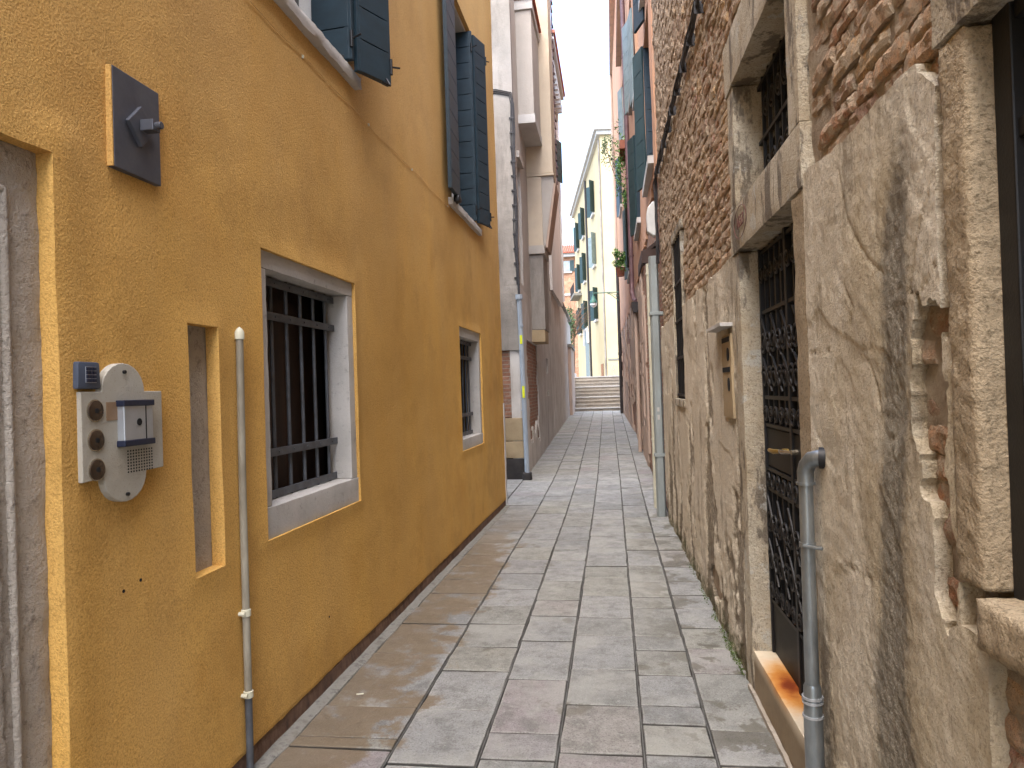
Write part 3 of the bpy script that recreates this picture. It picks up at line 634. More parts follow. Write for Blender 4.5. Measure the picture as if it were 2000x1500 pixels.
m = MB(); pts = [L(y_, yd(y_, 3.42)+0.006, 3.418+0.006*math.sin(y_*9)-0.004*math.sin(y_*3)) for y_ in lines(2.4, 7.35, 0.12)]; m.tube(pts, 0.0019, 6)
wc = m.build('wall_cable', 'ycable', None, smooth=True); tag(wc, 'thin ochre cable stapled along the yellow wall below the shutters', 'cable')
for y_ in (3.6, 4.6, 5.6, 6.8):
    m = MB(); m.box(L, y_-0.004, y_+0.004, -0.002, yd(y_, 3.42)+0.01, 3.41, 3.426); m.build('staple', 'creampipe', wc)
m = MB(); m.tube([(-1.395, 3.62, 0.014), (-1.36, 3.63, 0.014)], 0.004, 8); tag(m.build('cigarette_butt', 'creampipe', None, smooth=True), 'cigarette butt lying on the cement strip under yellow wall', 'cigarette')

# ------------------------------------------------------------------ brick house (right)
bh = thing('brick_house', 'old brick house with peeling tan plaster, stone door frame and iron door', 'house', (0.68, 3, 0))
YE = 8.72                                           # far end
D0, D1 = 2.60, 3.95                                 # outer edges of the door frame
FW = (6.42, 7.18, 1.42, 2.97)                       # barred window
NW = (0.35, 1.575, 1.085, 2.36)                     # near window with frame
DOOR = (D0, D1, -0.1, 3.40)
MBX = (4.06, 4.36, 1.40, 1.875)
rh = [FW, NW, DOOR]
def ptop(y):
    return 2.285+0.035*noise.noise(Vector((y*2.1, 4, 0)))+0.016*noise.noise(Vector((y*11, 4, 2)))+(0.02 if 1.7 < y < 2.6 else 0)-(0.09*ss(y, 1.75, 1.55))
def pfield(y, z):                                    # > 0 where the plaster still holds
    n_ = 0.5*fr((0, y, z), 7, 4)
    p1 = ((y-1.69)/0.10)**2+((z-1.57)/0.25)**2
    p2 = ((y-1.60)/0.03)**2+((z-1.95)/0.35)**2
    p3 = ((y-1.64)/0.06)**2+((z-1.20)/0.2)**2
    p4 = ((y-5.05)/0.3)**2+((z-0.22)/0.13)**2
    f = min(ptop(y)-z, (min(p1, p2, p3)+n_-0.85)*0.03, (p4+n_-0.85)*0.1)
    if y < 1.6 and z < 1.3: f = min(f, max(y-1.48, z-1.09))
    return f
def patch(y, z): return pfield(y, z) < 0
def cement(y, z):
    cy = 1.90+0.06*math.sin(z*2.2)+0.05*noise.noise(Vector((1, z*3, 0)))
    g = 1.0*gauss(y, cy, 0.095+0.05*ss(z, 1.2, 0.6))*(0.4+0.6*ss(z, 2.25, 1.9))
    g += 0.45*ss(z, 0.9, 0.2)*ss(y, 2.6, 1.8)
    g += 0.5*gauss(y, 4.15, 0.25)*ss(z, 1.2, 1.4)
    return min(1, g)
def layer(y, z): return fr((3, y, z*0.8), 1.25, 3)
CR = [[(2.229, 2.225), (2.175, 2.105), (2.114, 2.002), (2.014, 1.92), (1.925, 1.871)], [(1.662, 1.996), (1.704, 1.95), (1.736, 1.887), (1.769, 1.81)], [(1.812, 1.808), (1.731, 1.79), (1.665, 1.818), (1.599, 1.856)],
      [(2.583, 1.689), (2.467, 1.687), (2.361, 1.693)], [(2.106, 1.656), (2.041, 1.645), (2.004, 1.584), (1.989, 1.516)], [(2.361, 1.036), (2.224, 1.031), (1.992, 1.054)], [(2.2, 1.87), (2.135, 1.803), (2.17, 1.747)]]
def crack(y, z):
    wv = noise.noise_vector(Vector((1, y*16, z*16)))*0.010+noise.noise_vector(Vector((4, y*50, z*50)))*0.006; y += wv.y; z += wv.z; best = 1.0
    for ln_ in CR:
        for (a, b), (p, q) in zip(ln_, ln_[1:]):
            ux, uz = p-a, q-b; t = max(0, min(1, ((y-a)*ux+(z-b)*uz)/(ux*ux+uz*uz))); best = min(best, math.hypot(y-a-t*ux, z-b-t*uz))
    return best
def pd(y, z):
    d = 0.004*fr((0, y, z), 1.4, 3)+0.002*fr((0, y, z), 22, 4)
    l = layer(y, z); d += 0.0028*ss(l, 0.10, 0.106)-0.0028*ss(l, -0.28, -0.286)
    cm = cement(y, z); d += -0.008*cm+cm*0.004*fr((9, y, z), 55, 3)
    lo = ss(z, 0.75, 0.15); d += lo*0.0045*fr((5, y, z), 13, 5)
    if y > 4: d += -0.014*ss(fr((7, y*1.4, z*0.55), 1.9, 5)+0.15*ss(z, 1.6, 0.4), 0.18, 0.34)
    if 1.6 < y < 2.65 and z > 0.9: d -= 0.005*math.exp(-(crack(y, z)/0.004)**2)
    return d+0.004
def darkf(y, z):
    v = 0.0
    if y > 3.95:
        v += 0.75*ss(fr((7, y*1.4, z*0.55), 1.9, 5)+0.15*ss(z, 1.6, 0.4), 0.1, 0.36)+0.28*ss(z, 0.7, 0.0)
    else:
        v += 0.42*ss(z, 1.0, 0.1)+0.5*gauss(y, 1.72, 0.06)*ss(z, 1.9, 2.2)+0.3*ss(fr((2, y*1.5, z*.5), 2.4, 4), 0.1, 0.5)
        v += 0.5*gauss(y, 2.52, 0.07)*ss(z, 1.8, 1.5)
        if 1.6 < y < 2.65 and z > 0.9: v += 0.75*math.exp(-(crack(y, z)/0.0035)**2)
    return v
def ochre(y, z): return max(0, min(1, 0.5+1.2*fr((4, y*1.6, z*0.5), 1.6, 4)))*(0.9 if y < 2.5 else 0.25)
def mossf(y, z): return 0.75*ss(z, 0.32+0.1*noise.noise(Vector((y*5, 0, 0))), 0.02)*(1 if y > 3.9 else 0.35)
yl = lines(-3.0, 0.8, 0.1, [NW[0]])[:-1]+lines(0.8, 1.5, 0.0125)[:-1]+lines(1.5, 2.64, 0.0065, (NW[1], D0))[:-1]+lines(2.64, 4.2, 0.0125, (D1,))[:-1]+lines(4.2, YE, 0.026, (FW[0], FW[1]))
zl = lines(-0.08, 2.40, 0.0105, (NW[2], NW[3], FW[2], 1.09))
sheet('plaster', 'plaster', bh, Rt, yl, zl, lambda y, z: inside(y, z, rh) or patch(y, z), pd, -0.055, dict(grey=cement, dark=darkf, ochre=ochre, moss=mossf), field=lambda y, z: pfield(y, z) if not (z < -0.05 or min(abs(y-D0), abs(y-D1), abs(y-FW[0]), abs(y-FW[1])) < 0.03) else 0.0)
yl = lines(-3, YE, 0.05, (NW[0], NW[1], D0, D1, FW[0], FW[1])); zl = lines(-0.1, 7.2, 0.055, (NW[2], NW[3], 3.40, FW[2], FW[3]))
sheet('mortar_bed', 'mortar', bh, Rt, yl, zl, lambda y, z: inside(y, z, rh), lambda y, z: -0.030+0.012*fr((0, y, z), 8, 5), -0.30)
m = MB(); m.box(W, 1.02, 7, -3, YE, -0.1, 7.2); m.build('body', 'dark', bh)
m = MB(); m.box(W, RX(YE)+0.07, 1.0, YE-0.12, YE-0.004, -0.1, 7.2); m.box(W, RX(-3)+0.07, 1.0, -3, -2.9, -0.1, 7.2); m.box(W, 0.58, 7, -3.05, YE+0.05, 7.203, 7.32); m.build('end_wall', 'mortar', bh)
# bricks
def brick_mesh(seed):
    rs = random.Random(seed); nx, nz = 8, 4; l, h, T = 0.243, 0.062, 0.040; vs = []; fs = []
    for j in range(nz+1):
        for i in range(nx+1):
            u, v = i/nx, j/nz; e = min(u, 1-u)*l; g = min(v, 1-v)*h
            rd = 0.012*(1-min(1, e/0.022))**2+0.010*(1-min(1, g/0.012))**2
            q = Vector((u*l*22+seed*7.3, v*h*30, seed*3.1)); dn = noise.noise_vector(q)
            d = -rd*0.5+0.006*dn.x+0.005*noise.noise(q*2.6)+rs.uniform(-.002, .002)
            vs.append((-(d), (u-0.5)*l+dn.y*0.006, (v-0.5)*h+dn.z*0.005))
    id_ = lambda i, j: j*(nx+1)+i
    for j in range(nz):
        for i in range(nx): fs.append((id_(i, j), id_(i, j+1), id_(i+1, j+1), id_(i+1, j)))
    ring = [id_(i, 0) for i in range(nx+1)]+[id_(nx, j) for j in range(1, nz+1)]+[id_(i, nz) for i in range(nx-1, -1, -1)]+[id_(0, j) for j in range(nz-1, 0, -1)]
    o = len(vs); vs += [(T, vs[i][1], vs[i][2]) for i in ring]; n_ = len(ring)
    fs += [(ring[t], ring[(t+1) % n_], o+(t+1) % n_, o+t) for t in range(n_)]
    return vs, fs
BV = [brick_mesh(i) for i in range(12)]; BMESH = []
for i, (vs, fs) in enumerate(BV):
    b_ = MB(); b_.add(vs, fs); me = b_.mesh('brick', 'brick', tint=[0.0]*len(fs), smooth=True, ang=12); BMESH.append(me)
CI = camo.matrix_world.inverted()
def pix(p):
    q = CI @ Vector(p)
    if q.z > -0.05: return None
    return 1000+1387*q.x/-q.z, 750-1387*q.y/-q.z, -q.z
bl = []
row = 0; z = 0.42
while z < 7.1:
    hrow = 0.067+0.006*math.sin(row*1.7); y = -0.2+(0.125 if row % 2 else 0)
    while y < YE-0.14:
        ln = random.choice((0.25, 0.25, 0.25, 0.13, 0.22)); yc, zc = y+ln/2, z+hrow/2
        y += ln
        hit = any(h[0]-ln/2+0.01 < yc < h[1]+ln/2-0.01 and h[2]-0.03 < zc < h[3]+0.03 for h in rh)
        if hit and not (yc < 1.45 and zc < 1.06): continue
        if yc < 1.5 and zc < 1.06 and zc > 1.02: continue
        if not any(patch(yc+a_*ln*.45, zc+b_*hrow*.4) for a_ in (-1, 0, 1) for b_ in (-1, 1)): continue
        jz = 0.008*noise.noise(Vector((yc*2, zc, 7)))
        loc = (RX(yc)+0.013+random.uniform(-0.008, 0.007)+(0.006 if zc > ptop(yc) else 0.012), yc+random.uniform(-.006, .006), zc+jz)
        rot = (random.gauss(0, 0.015), random.gauss(0, 0.03), random.gauss(0, 0.02)); sc = (random.uniform(.9, 1.25), ln/0.25*random.uniform(0.96, 1.02), hrow/0.067*random.uniform(0.92, 1.06))
        a_, b_ = pix((loc[0], loc[1]-ln/2, loc[2]-.03)), pix((loc[0], loc[1]+ln/2, loc[2]+.03)); s_ = 0
        if a_ and b_ and -20 < b_[0] < 2010 and -25 < b_[1] < 1510: s_ = abs(a_[0]-b_[0])*0.064*1387/b_[2]
        bl.append((s_, loc, rot, sc))
    z += hrow; row += 1
bl.sort(key=lambda t: -t[0])
nb_ = min(295, sum(1 for t in bl if t[0] > 60))
for i, (s_, loc, rot, sc) in enumerate(bl[:nb_]): inst('brick', BMESH[i % 12], bh, loc, rot, sc)
m = MB(); tn = []
for (s_, loc, rot, sc) in bl[nb_:]:
    vs, fs = BV[random.randrange(12)]
    mat_ = Matrix.LocRotScale(Vector(loc), __import__('mathutils').Euler(rot), Vector(sc)); m.add([mat_ @ Vector(v) for v in vs], fs); tn += [random.random()]*len(fs)
stuff(m.build('brick_field', 'brick', bh, tint=tn, smooth=True, ang=24))
# door frame
f = MB(); f.rbox(Rt, D0-0.01, D1+0.01, -0.17, 0.012, 2.275, 2.505, 0.03, 0.003, 8, 0.5); df = f.build('door_frame', 'frame_r', bh, smooth=True, ang=60)
for (a, b) in ((D0, 2.755), (3.785, D1)):
    m = MB(); m.rbox(Rt, a, b, -0.17, 0.006, 0.0, 2.27, 0.025, 0.004, 7, 0.8); m.build('jamb', 'frame_r' if a > 3 else 'rough_stone', df, smooth=True, ang=60)
    m = MB(); m.rbox(Rt, a+0.008, b-0.004, -0.17, 0.008, 2.51, 3.13, 0.03, 0.0025, 7, 0.5); m.build('upper_jamb', 'frame_r', df, smooth=True, ang=60)
m = MB(); m.rbox(Rt, D0-0.01, D1+0.03, -0.17, 0.014, 3.135, 3.405, 0.03, 0.0025, 7, 0.5); m.build('upper_lintel', 'frame_r', df, smooth=True, ang=60)
m = MB(); m.rbox(Rt, D0+0.13, D1-0.13, -0.17, 0.0, -0.05, 0.222, 0.025, 0.0025, 8); m.build('threshold', 'threshold', df, smooth=True, ang=60)
m = MB(); m.rbox(Rt, D0+0.1, D1-0.08, 0.0, 0.022, -0.05, 0.022, 0.03, 0.003, 12); m.build('kerb_edge', 'step', df, smooth=True)
# number on the lintel
def text_mesh(name, txt, size, ext):
    cu = bpy.data.curves.new(name, 'FONT'); cu.body = txt; cu.size = size; cu.extrude = ext; cu.align_x = 'CENTER'; cu.align_y = 'CENTER'; cu.resolution_u = 3
    o = bpy.data.objects.new(name, cu); C.objects.link(o); dg = bpy.context.evaluated_depsgraph_get(); dg.update()
    me = bpy.data.meshes.new_from_object(o.evaluated_get(dg)); bpy.data.objects.remove(o); return me
me = text_mesh('house_number', '1653', 0.085, 0.0012); me.materials.clear(); me.materials.append(M['red_ink'])
yc = 3.66; zc = 2.40
for v in me.vertices: x, y_, z_ = v.co; v.co = Rt(yc-x*1.1, 0.0172+z_, zc+y_)
par(o_ := bpy.data.objects.new('house_number', me), df); C.objects.link(o_)
pts = [Rt(yc+0.15*math.cos(t*math.pi/18), 0.0165, zc+0.078*math.sin(t*math.pi/18)) for t in range(37)]
m = MB(); m.tube(pts, 0.0017, 5); m.build('number_ring', 'red_ink', df)
# iron door
gd = -0.105
def G(y, d, z): return Rt(y, gd+d, z)
g0, g1 = 2.74, 3.80
g = MB(); g.box(G, g0, g1, -0.03, -0.022, 0.21, 2.28); door = g.build('iron_door', 'gateplate', bh)
for (a, b) in ((0.225, 0.475), (1.175, 1.365)):
    m = MB(); m.box(G, g0+.02, g1-.02, -0.02, 0.004, a, b); m.build('panel', 'gateplate', door, bevel=0.003)
for (a, b) in ((g0, g0+0.035), (g1-0.035, g1), (3.25, 3.285)):
    m = MB(); m.box(G, a, b, -0.02, 0.015, 0.222, 2.275); m.build('stile', 'iron', door, bevel=0.002)
for zz in (0.49, 1.06, 1.16, 1.38, 1.52, 2.25, 1.95):
    m = MB(); m.box(G, g0+.03, g1-.03, -0.016, 0.010, zz-0.009, zz+0.009); m.build('rail', 'iron', door)
for i in range(9):
    yy = g0+0.10+i*0.107
    for (a, b) in ((0.48, 1.17), (1.37, 2.27)):
        m = MB(); m.box(G, yy-0.007, yy+0.007, -0.012, 0.006, a, b); m.build('bar', 'iron', door)
def spiral(r, turns=1.6, n=22):
    return [(r*(1-0.72*t/n)*math.cos(2*math.pi*turns*t/n), r*(1-0.72*t/n)*math.sin(2*math.pi*turns*t/n)) for t in range(n+1)]
def scroll_mesh(name, r):
    m = MB(); pts = [(0, a_, b_) for a_, b_ in spiral(r)]; m.tube(pts, 0.0065, 6); return m.mesh(name, 'iron', smooth=True)
SC = scroll_mesh('scroll', 0.043); SB = scroll_mesh('scroll', 0.06)
def scroll(y, z, fl=1, fv=1, me=SC): inst('scroll', me, door, G(y, 0.012, z), (random.uniform(-.1, .1), 0, 0), (1, fl, fv))
for i in range(10):
    yy = g0+0.075+i*0.102
    scroll(yy, 1.435, 1 if i % 2 else -1); scroll(yy, 1.11, -1 if i % 2 else 1, -1); scroll(yy, 0.545, 1 if i % 2 else -1); scroll(yy, 2.14, 1 if i % 2 else -1, -1)
for i in range(5):
    yy = g0+0.14+i*0.2
    for zz, fv in ((0.70, 1), (0.90, -1), (1.62, 1), (1.80, -1)):
        scroll(yy-0.055, zz, -1, fv, SB); scroll(yy+0.055, zz, 1, fv, SB)
    for (za, zb) in ((0.60, 0.8), (0.8, 1.02), (1.55, 1.72), (1.72, 1.92)):
        m = MB(); m.tube([G(yy-0.09, 0.012, za), G(yy, 0.014, (za+zb)/2+0.02), G(yy+0.09, 0.012, zb)], 0.0065, 6); m.build('twist', 'iron', door)
m = MB(); m.tube([G(3.36, 0.03, 1.28), G(3.42, 0.055, 1.275), G(3.50, 0.055, 1.275)], [0.008, 0.012, 0.009], 8); m.disc(G, 3.36, 1.28, 0.003, 0.03, 0.014, 0.014, 12); hd = m.build('handle', 'brass', door, smooth=True)
m = MB(); m.tube([G(3.20, 0.03, 1.29), G(3.27, 0.05, 1.285), G(3.33, 0.05, 1.285)], [0.007, 0.011, 0.007], 8); m.disc(G, 3.20, 1.29, 0.003, 0.03, 0.012, 0.012, 12); m.build('handle', 'chrome', door, smooth=True)
# grille above the door
g = MB(); g.box(G, g0, g1, -0.06, -0.052, 2.50, 3.14); ug = g.build('fanlight_grille', 'darkglass', bh)
for i in range(8):
    yy = g0+0.09+i*0.125; m = MB(); m.box(G, yy-0.007, yy+0.007, -0.03, -0.014, 2.505, 3.13); m.build('bar', 'iron', ug)
for zz in (2.53, 2.82, 3.10):
    m = MB(); m.box(G, g0, g1, -0.034, -0.012, zz-0.009, zz+0.009); m.build('rail', 'iron', ug)
for i in range(7):
    for zz, fv in ((2.66, 1), (2.97, -1)):
        inst('scroll', SB, ug, G(g0+0.15+i*0.125, -0.02, zz), (0, 0, 0), (1, 1 if i % 2 else -1, fv))
# barred window further along
f = MB(); f.rbox(Rt, FW[0], FW[1], -0.2, 0.02, FW[2]-0.03, FW[2]+0.045, 0.03, 0.005, 8); fo = f.build('window_frame', 'frame_r', bh, smooth=True)
m = MB(); m.rbox(Rt, FW[1]-0.05, FW[1]+0.01, -0.2, 0.006, FW[2]+0.047, FW[3], 0.04, 0.006, 8); m.build('jamb', 'frame_r', fo, smooth=True)
m = MB(); m.rbox(Rt, FW[0]-0.01, FW[0]+0.04, -0.2, 0.004, FW[2]+0.047, FW[3], 0.04, 0.006, 8); m.build('jamb', 'frame_r', fo, smooth=True)
m = MB(); m.rbox(Rt, FW[0]-0.05, FW[1]+0.05, -0.2, 0.008, FW[3]+0.002, FW[3]+0.09, 0.04, 0.005, 8); m.build('lintel', 'frame_r', fo, smooth=True)
g = MB(); g.box(Rt, FW[0]+.03, FW[1]-.04, -0.06, -0.05, FW[2], FW[3]); go = g.build('window_grille', 'darkglass', bh)
for i in range(5):
    yy = FW[0]+0.09+i*0.13; m = MB(); m.tube([Rt(yy, -0.012, FW[2]+.04), Rt(yy, -0.012, FW[3]-.005)], 0.009, 8); m.build('bar', 'iron', go)
for zz in (1.50, 1.85, 2.2, 2.55):
    m = MB(); m.box(Rt, FW[0]+.03, FW[1]-.04, -0.02, -0.004, zz-0.012, zz+0.012); m.build('rail', 'iron', go)
# near window
f = MB(); f.rbox(Rt, 1.478, 1.582, -0.22, 0.010, 1.18, 2.278, 0.0125, 0.004, 22, 0.9); fo = f.build('window_frame', 'rough_stone', bh, smooth=True, ang=70)
m = MB(); m.rbox(Rt, 0.33, 1.60, -0.22, 0.016, 2.282, 2.50, 0.025, 0.004, 10, 0.6); m.build('lintel', 'frame_r', fo, smooth=True, ang=70)
m = MB(); m.rbox(Rt, 0.30, 1.478, -0.22, 0.028, 1.075, 1.175, 0.018, 0.005, 12, 0.8); m.build('sill', 'rough_stone', fo, smooth=True, ang=70)
m = MB(); m.rbox(Rt, 0.33, 0.5, -0.22, 0.012, 1.18, 2.278, 0.04, 0.01, 10, 0.6); m.build('jamb', 'rough_stone', fo, smooth=True)
g = MB(); g.box(Rt, 1.418, 1.478, -0.085, -0.042, 1.17, 2.29); go = g.build('window_grille', 'iron', bh, bevel=0.004)
for zz in (1.20, 1.50, 1.80, 2.05, 2.27):
    m = MB(); m.box(Rt, 0.49, 1.42, -0.08, -0.05, zz-0.018, zz+0.018); m.build('rail', 'iron', go, bevel=0.003)
for yy in (0.62, 0.8, 0.98, 1.16, 1.3):
    m = MB(); m.tube([Rt(yy, -0.066, 1.17), Rt(yy, -0.066, 2.29)], 0.011, 8); m.build('bar', 'iron', go)
m = MB(); m.box(Rt, 0.3, 1.5, -0.17, -0.15, 1.1, 2.34); m.build('window_pane', 'whitewall', bh)
# ---- things on the right wall
dp = thing('drainpipe', 'galvanised steel drainpipe with a top elbow beside the iron door', 'pipe', Rt(2.56, 0.05, 0))
px_, pd_ = 2.545, 0.045
m = MB(); m.tube([Rt(px_+0.01, pd_, 0.56), Rt(px_, pd_, 1.25)], 0.0235, 16); m.build('pipe', 'galv', dp, smooth=True)
m = MB(); m.tube([Rt(px_, pd_, 1.25), Rt(px_, pd_, 1.285), Rt(px_-0.008, pd_-0.004, 1.31), Rt(px_-0.03, pd_-0.014, 1.332), Rt(px_-0.055, pd_-0.035, 1.34), Rt(px_-0.07, -0.02, 1.34)], 0.0275, 16); m.build('elbow', 'galv', dp, smooth=True)
m = MB(); m.tube([Rt(px_, pd_, 1.243), Rt(px_, pd_, 1.252)], 0.0315, 16); m.build('elbow_rim', 'galv', dp, smooth=True)
m = MB(); m.tube([Rt(px_-0.062, pd_-0.03, 1.34), Rt(px_-0.070, -0.005, 1.34)], 0.036, 16); m.build('gasket', 'iron', dp, smooth=True)
m = MB(); m.tube([Rt(px_+0.005, pd_, 1.03), Rt(px_+0.005, pd_, 1.046)], 0.027, 16); m.tube([Rt(px_-0.02, pd_+0.02, 1.038), Rt(px_-0.06, pd_-0.03, 1.038)], 0.006, 8); m.build('clamp', 'galv', dp, smooth=True)
m = MB(); m.tube([Rt(px_+0.012, pd_, 0.44), Rt(px_+0.011, pd_, 0.55), Rt(px_+0.011, pd_, 0.56)], [0.031, 0.029, 0.025], 16); m.build('sleeve', 'galv', dp, smooth=True)
for zz in (0.50, 0.515, 0.452):
    m = MB(); m.tube([Rt(px_+0.012, pd_, zz-0.004), Rt(px_+0.012, pd_, zz+0.004)], 0.035, 16); m.build('band', 'steel', dp, smooth=True)
m = MB(); m.tube([Rt(px_+0.013, pd_, 0.0), Rt(px_+0.012, pd_, 0.45)], 0.0315, 16); m.build('lower_pipe', 'galv', dp, smooth=True)
mb = thing('letter_box', 'sandy stone letter box with two slots and a small stone canopy', 'letter box', Rt(4.2, 0, 1.4))
m = MB(); m.rbox(Rt, MBX[0], MBX[1], -0.03, 0.014, MBX[2], MBX[3], 0.03, 0.003, 12); m.build('plate', 'sandstone' if 'sandstone' in M else 'tan', mb, smooth=True)
m = MB(); m.rbox(Rt, 4.03, 4.56, -0.03, 0.075, 1.912, 1.936, 0.03, 0.004, 10); m.build('canopy', 'white_stone', mb, smooth=True)
for zz in (1.845, 1.675):
    m = MB(); m.box(Rt, 4.09, 4.32, 0.0, 0.0185, zz-0.014, zz+0.014); m.build('slot', 'hole', mb)
for zz in (1.76, 1.59):
    m = MB(); m.disc(Rt, 4.14, zz, 0.0, 0.0185, 0.03, 0.038, 12); m.build('hatch', 'hole', mb)
dt = thing('metal_duct', 'tall grey metal duct standing at the end of the brick house', 'duct', (0.55, 8.85, 0))
m = MB(); m.prism(lambda u, h, v: (u, v, h), [(0.495, 8.80), (0.515, 8.77), (0.585, 8.77), (0.605, 8.80), (0.605, 8.90), (0.495, 8.90)], 0.0, 3.17); m.build('shaft', 'duct', dt, bevel=0.006)
for zz in (0.75, 2.47):
    m = MB(); m.box(W, 0.485, 0.70, 8.762, 8.91, zz-0.02, zz+0.02); m.build('clamp', 'duct', dt, bevel=0.004)
m = MB(); m.box(W, 0.535, 0.562, 8.766, 8.772, 1.28, 1.33); m.box(W, 0.535, 0.562, 8.766, 8.772, 1.18, 1.24); m.build('label', 'white_stone', dt)
cp = thing('cream_pipe', 'slim cream downpipe standing beside the grey metal duct', 'pipe', (0.52, 9.35, 0))
m = MB(); m.tube([(0.535, 9.4, 0.0), (0.535, 9.4, 3.18)], 0.045, 14); m.build('pipe', 'creampipe', cp, smooth=True)
for zz in (3.05, 2.4, 0.9):
    m = MB(); m.tube([(0.535, 9.4, zz-0.012), (0.535, 9.4, zz+0.012)], 0.052, 14); m.tube([(0.535, 9.4, zz), (0.65, 9.4, zz)], 0.012, 8); m.build('clamp', 'creampipe', cp, smooth=True)
cbn = thing('cable_bundle', 'bundle of dark cables running along the brick wall and down to the duct', 'cable', Rt(8.4, 0.05, 3.1))
for k_ in range(5):
    ph = k_*1.3; off = 0.012+0.009*(k_ % 3); zo = 4.07+0.014*k_
    pts = [Rt(y_, off+0.006*math.sin(y_*7+ph), zo+0.012*math.sin(y_*3.1+ph)-0.02*math.sin(y_*0.9)) for y_ in lines(2.2, 8.55, 0.1)]
    pts += [Rt(8.60+0.012*k_, off+0.01*math.sin(zz*6+ph), zz) for zz in (4.0, 3.8, 3.6, 3.4, 3.2, 3.05)]
    m = MB(); m.tube(pts, 0.007+0.003*(k_ % 2), 6); m.build('cable', 'cable', cbn, smooth=True)
for y_ in lines(2.6, 8.4, 0.45):
    m = MB(); m.box(Rt, y_-0.003, y_+0.003, -0.04, 0.036, 4.055, 4.14); m.build('clip', 'cable', cbn)
jb = MB(); jb.prism(lambda u, h, v: (u, h, v), [(0.50, 3.50), (0.58, 3.44), (0.62, 3.46), (0.62, 3.86), (0.58, 3.88), (0.51, 3.80), (0.495, 3.70)], 8.92, 9.05)
tag(jb.build('junction_box', 'dishgrey', None, bevel=0.015), 'rounded pale grey box fixed by the cables above the duct', 'box')

# ------------------------------------------------------------------ grey house on the left beyond the side lane
gh = thing('grey_house', 'tall worn grey and cream plastered house beyond the yellow one', 'house', (-2, 12.1, 0))
m = MB(); m.box(W, -8, -1.95, 12.2, 20.4, -0.1, 9.9); m.build('body', 'dark', gh)
SL = (17.75, 18.3, 1.97, 2.37); SL2 = (17.95, 18.5, 1.42, 1.55); GW = (12.5, 13.0, 3.5, 5.7); SW = (17.5, 18.4, 5.3, 6.3)
sheet('lower_wall', 'gardenwall', gh, L2, lines(12.1, 20.4, 0.08, SL[:2]+SL2[:2]), lines(0, 3.4, 0.08, SL[2:]+SL2[2:]), lambda y, z: inside(y, z, (SL, SL2)) or (13.1 < y+0.25*fr((0, y, z), 3, 3) < 15.3 and 0.7+0.5*fr((2, y, z), 2, 3)-0.12*(y-14.2) < z < 2.56), lambda y, z: 0.012*fr((0, y, z), 1.5, 4), -0.2)
sheet('upper_wall', 'cream', gh, L2, lines(12.1, 20.4, 0.1, GW[:2]+SW[:2]), lines(3.4, 9.9, 0.12, GW[2:]+SW[2:]), lambda y, z: inside(y, z, (GW, SW)), lambda y, z: -0.008+0.01*fr((0, y, z), 1.5, 4), -0.2)
m = MB(); m.box(L2, 12.3, 16.2, -0.14, -0.03, 0.02, 3.0); m.build('brickwork', 'brickred', gh)
m = MB(); m.box(W, -1.93, -1.72, 12.35, 20.3, 0.0, 9.85); m.build('core', 'dark', gh)
def Ffr(x, d, z): return (x, 12.1-d, z)
sheet('front_wall', 'greyplaster', gh, Ffr, lines(-3.4, -1.525, 0.06), lines(2.28, 9.9, 0.1), lambda y, z: False, lambda y, z: 0.03+0.010*fr((y, 5, z), 2.5, 4), -0.1)
m = MB(); m.rbox(Ffr, -3.4, -1.54, -0.1, -0.012, 1.12, 2.28, 0.06, 0.008, 9); m.build('front_brickwork', 'brickred', gh)
for i, (z0, z1, mt) in enumerate(((0.0, 0.42, 'black'), (0.425, 0.72, 'sandstone'), (0.725, 1.118, 'sandstone'))):
    x1 = -1.9
    m = MB(); m.rbox(Ffr, -1.92, -1.525+0.008*(i % 2), -0.1, 0.02, z0, z1, 0.05, 0.006, 8); m.build('corner_stone', mt, gh, smooth=True)
    m = MB(); m.rbox(Ffr, -3.4, -1.925, -0.1, 0.012, z0, z1, 0.08, 0.006, 8); m.build('base_stone', mt, gh, smooth=True)
# pale strip window above the drainpipe
m = MB(); m.box(L2, GW[0], GW[1], -0.16, -0.12, GW[2], GW[3]); m.build('window_pane', 'bluepipe', gh)
m = MB(); m.box(L2, GW[0]-.1, GW[1]+.12, -0.05, 0.05, GW[3]+.001, GW[3]+0.12); m.build('window_head', 'cream', gh)
m = MB(); m.box(L2, SW[0], SW[1], -0.16, -0.13, SW[2], SW[3]); m.build('window_pane', 'darkglass', gh)
# chimney breast on corbel
def br(x0, x1, y0, y1, z0, z1, mt, nm='chimney_breast', **kw):
    m = MB(); m.rbox(W, x0, x1, y0, y1, z0, z1, 0.07, 0.006, 5); return m.build(nm, mt, gh, smooth=True, ang=60)
cbst = br(-1.75, -1.285, 14.3, 15.2, 2.80, 4.32, 'greyplaster')
br(-1.75, -1.295, 14.27, 15.1, 2.545, 2.797, 'sandstone', 'corbel')
br(-1.75, -1.245, 14.24, 15.22, 4.325, 4.50, 'cream', 'ledge')
br(-1.75, -1.275, 14.3, 15.2, 4.503, 5.9, 'tan', 'chimney_breast')
m = MB(); m.prism(lambda u, h, v: (u, h, v), [(-1.3, 4.503), (-1.235, 4.503), (-1.03, 5.75), (-1.03, 5.9), (-1.3, 5.9)], 14.34, 15.2); m.build('brace', 'cream', gh)
m = MB(); m.prism(lambda u, h, v: (u, h, v), [(-1.236, 4.46), (-1.19, 4.46), (-0.985, 5.75), (-1.025, 5.75)], 14.33, 15.21); m.build('brace_edge', 'pinkgrey', gh)
br(-1.75, -1.015, 14.28, 15.25, 5.905, 5.96, 'tan', 'ledge')
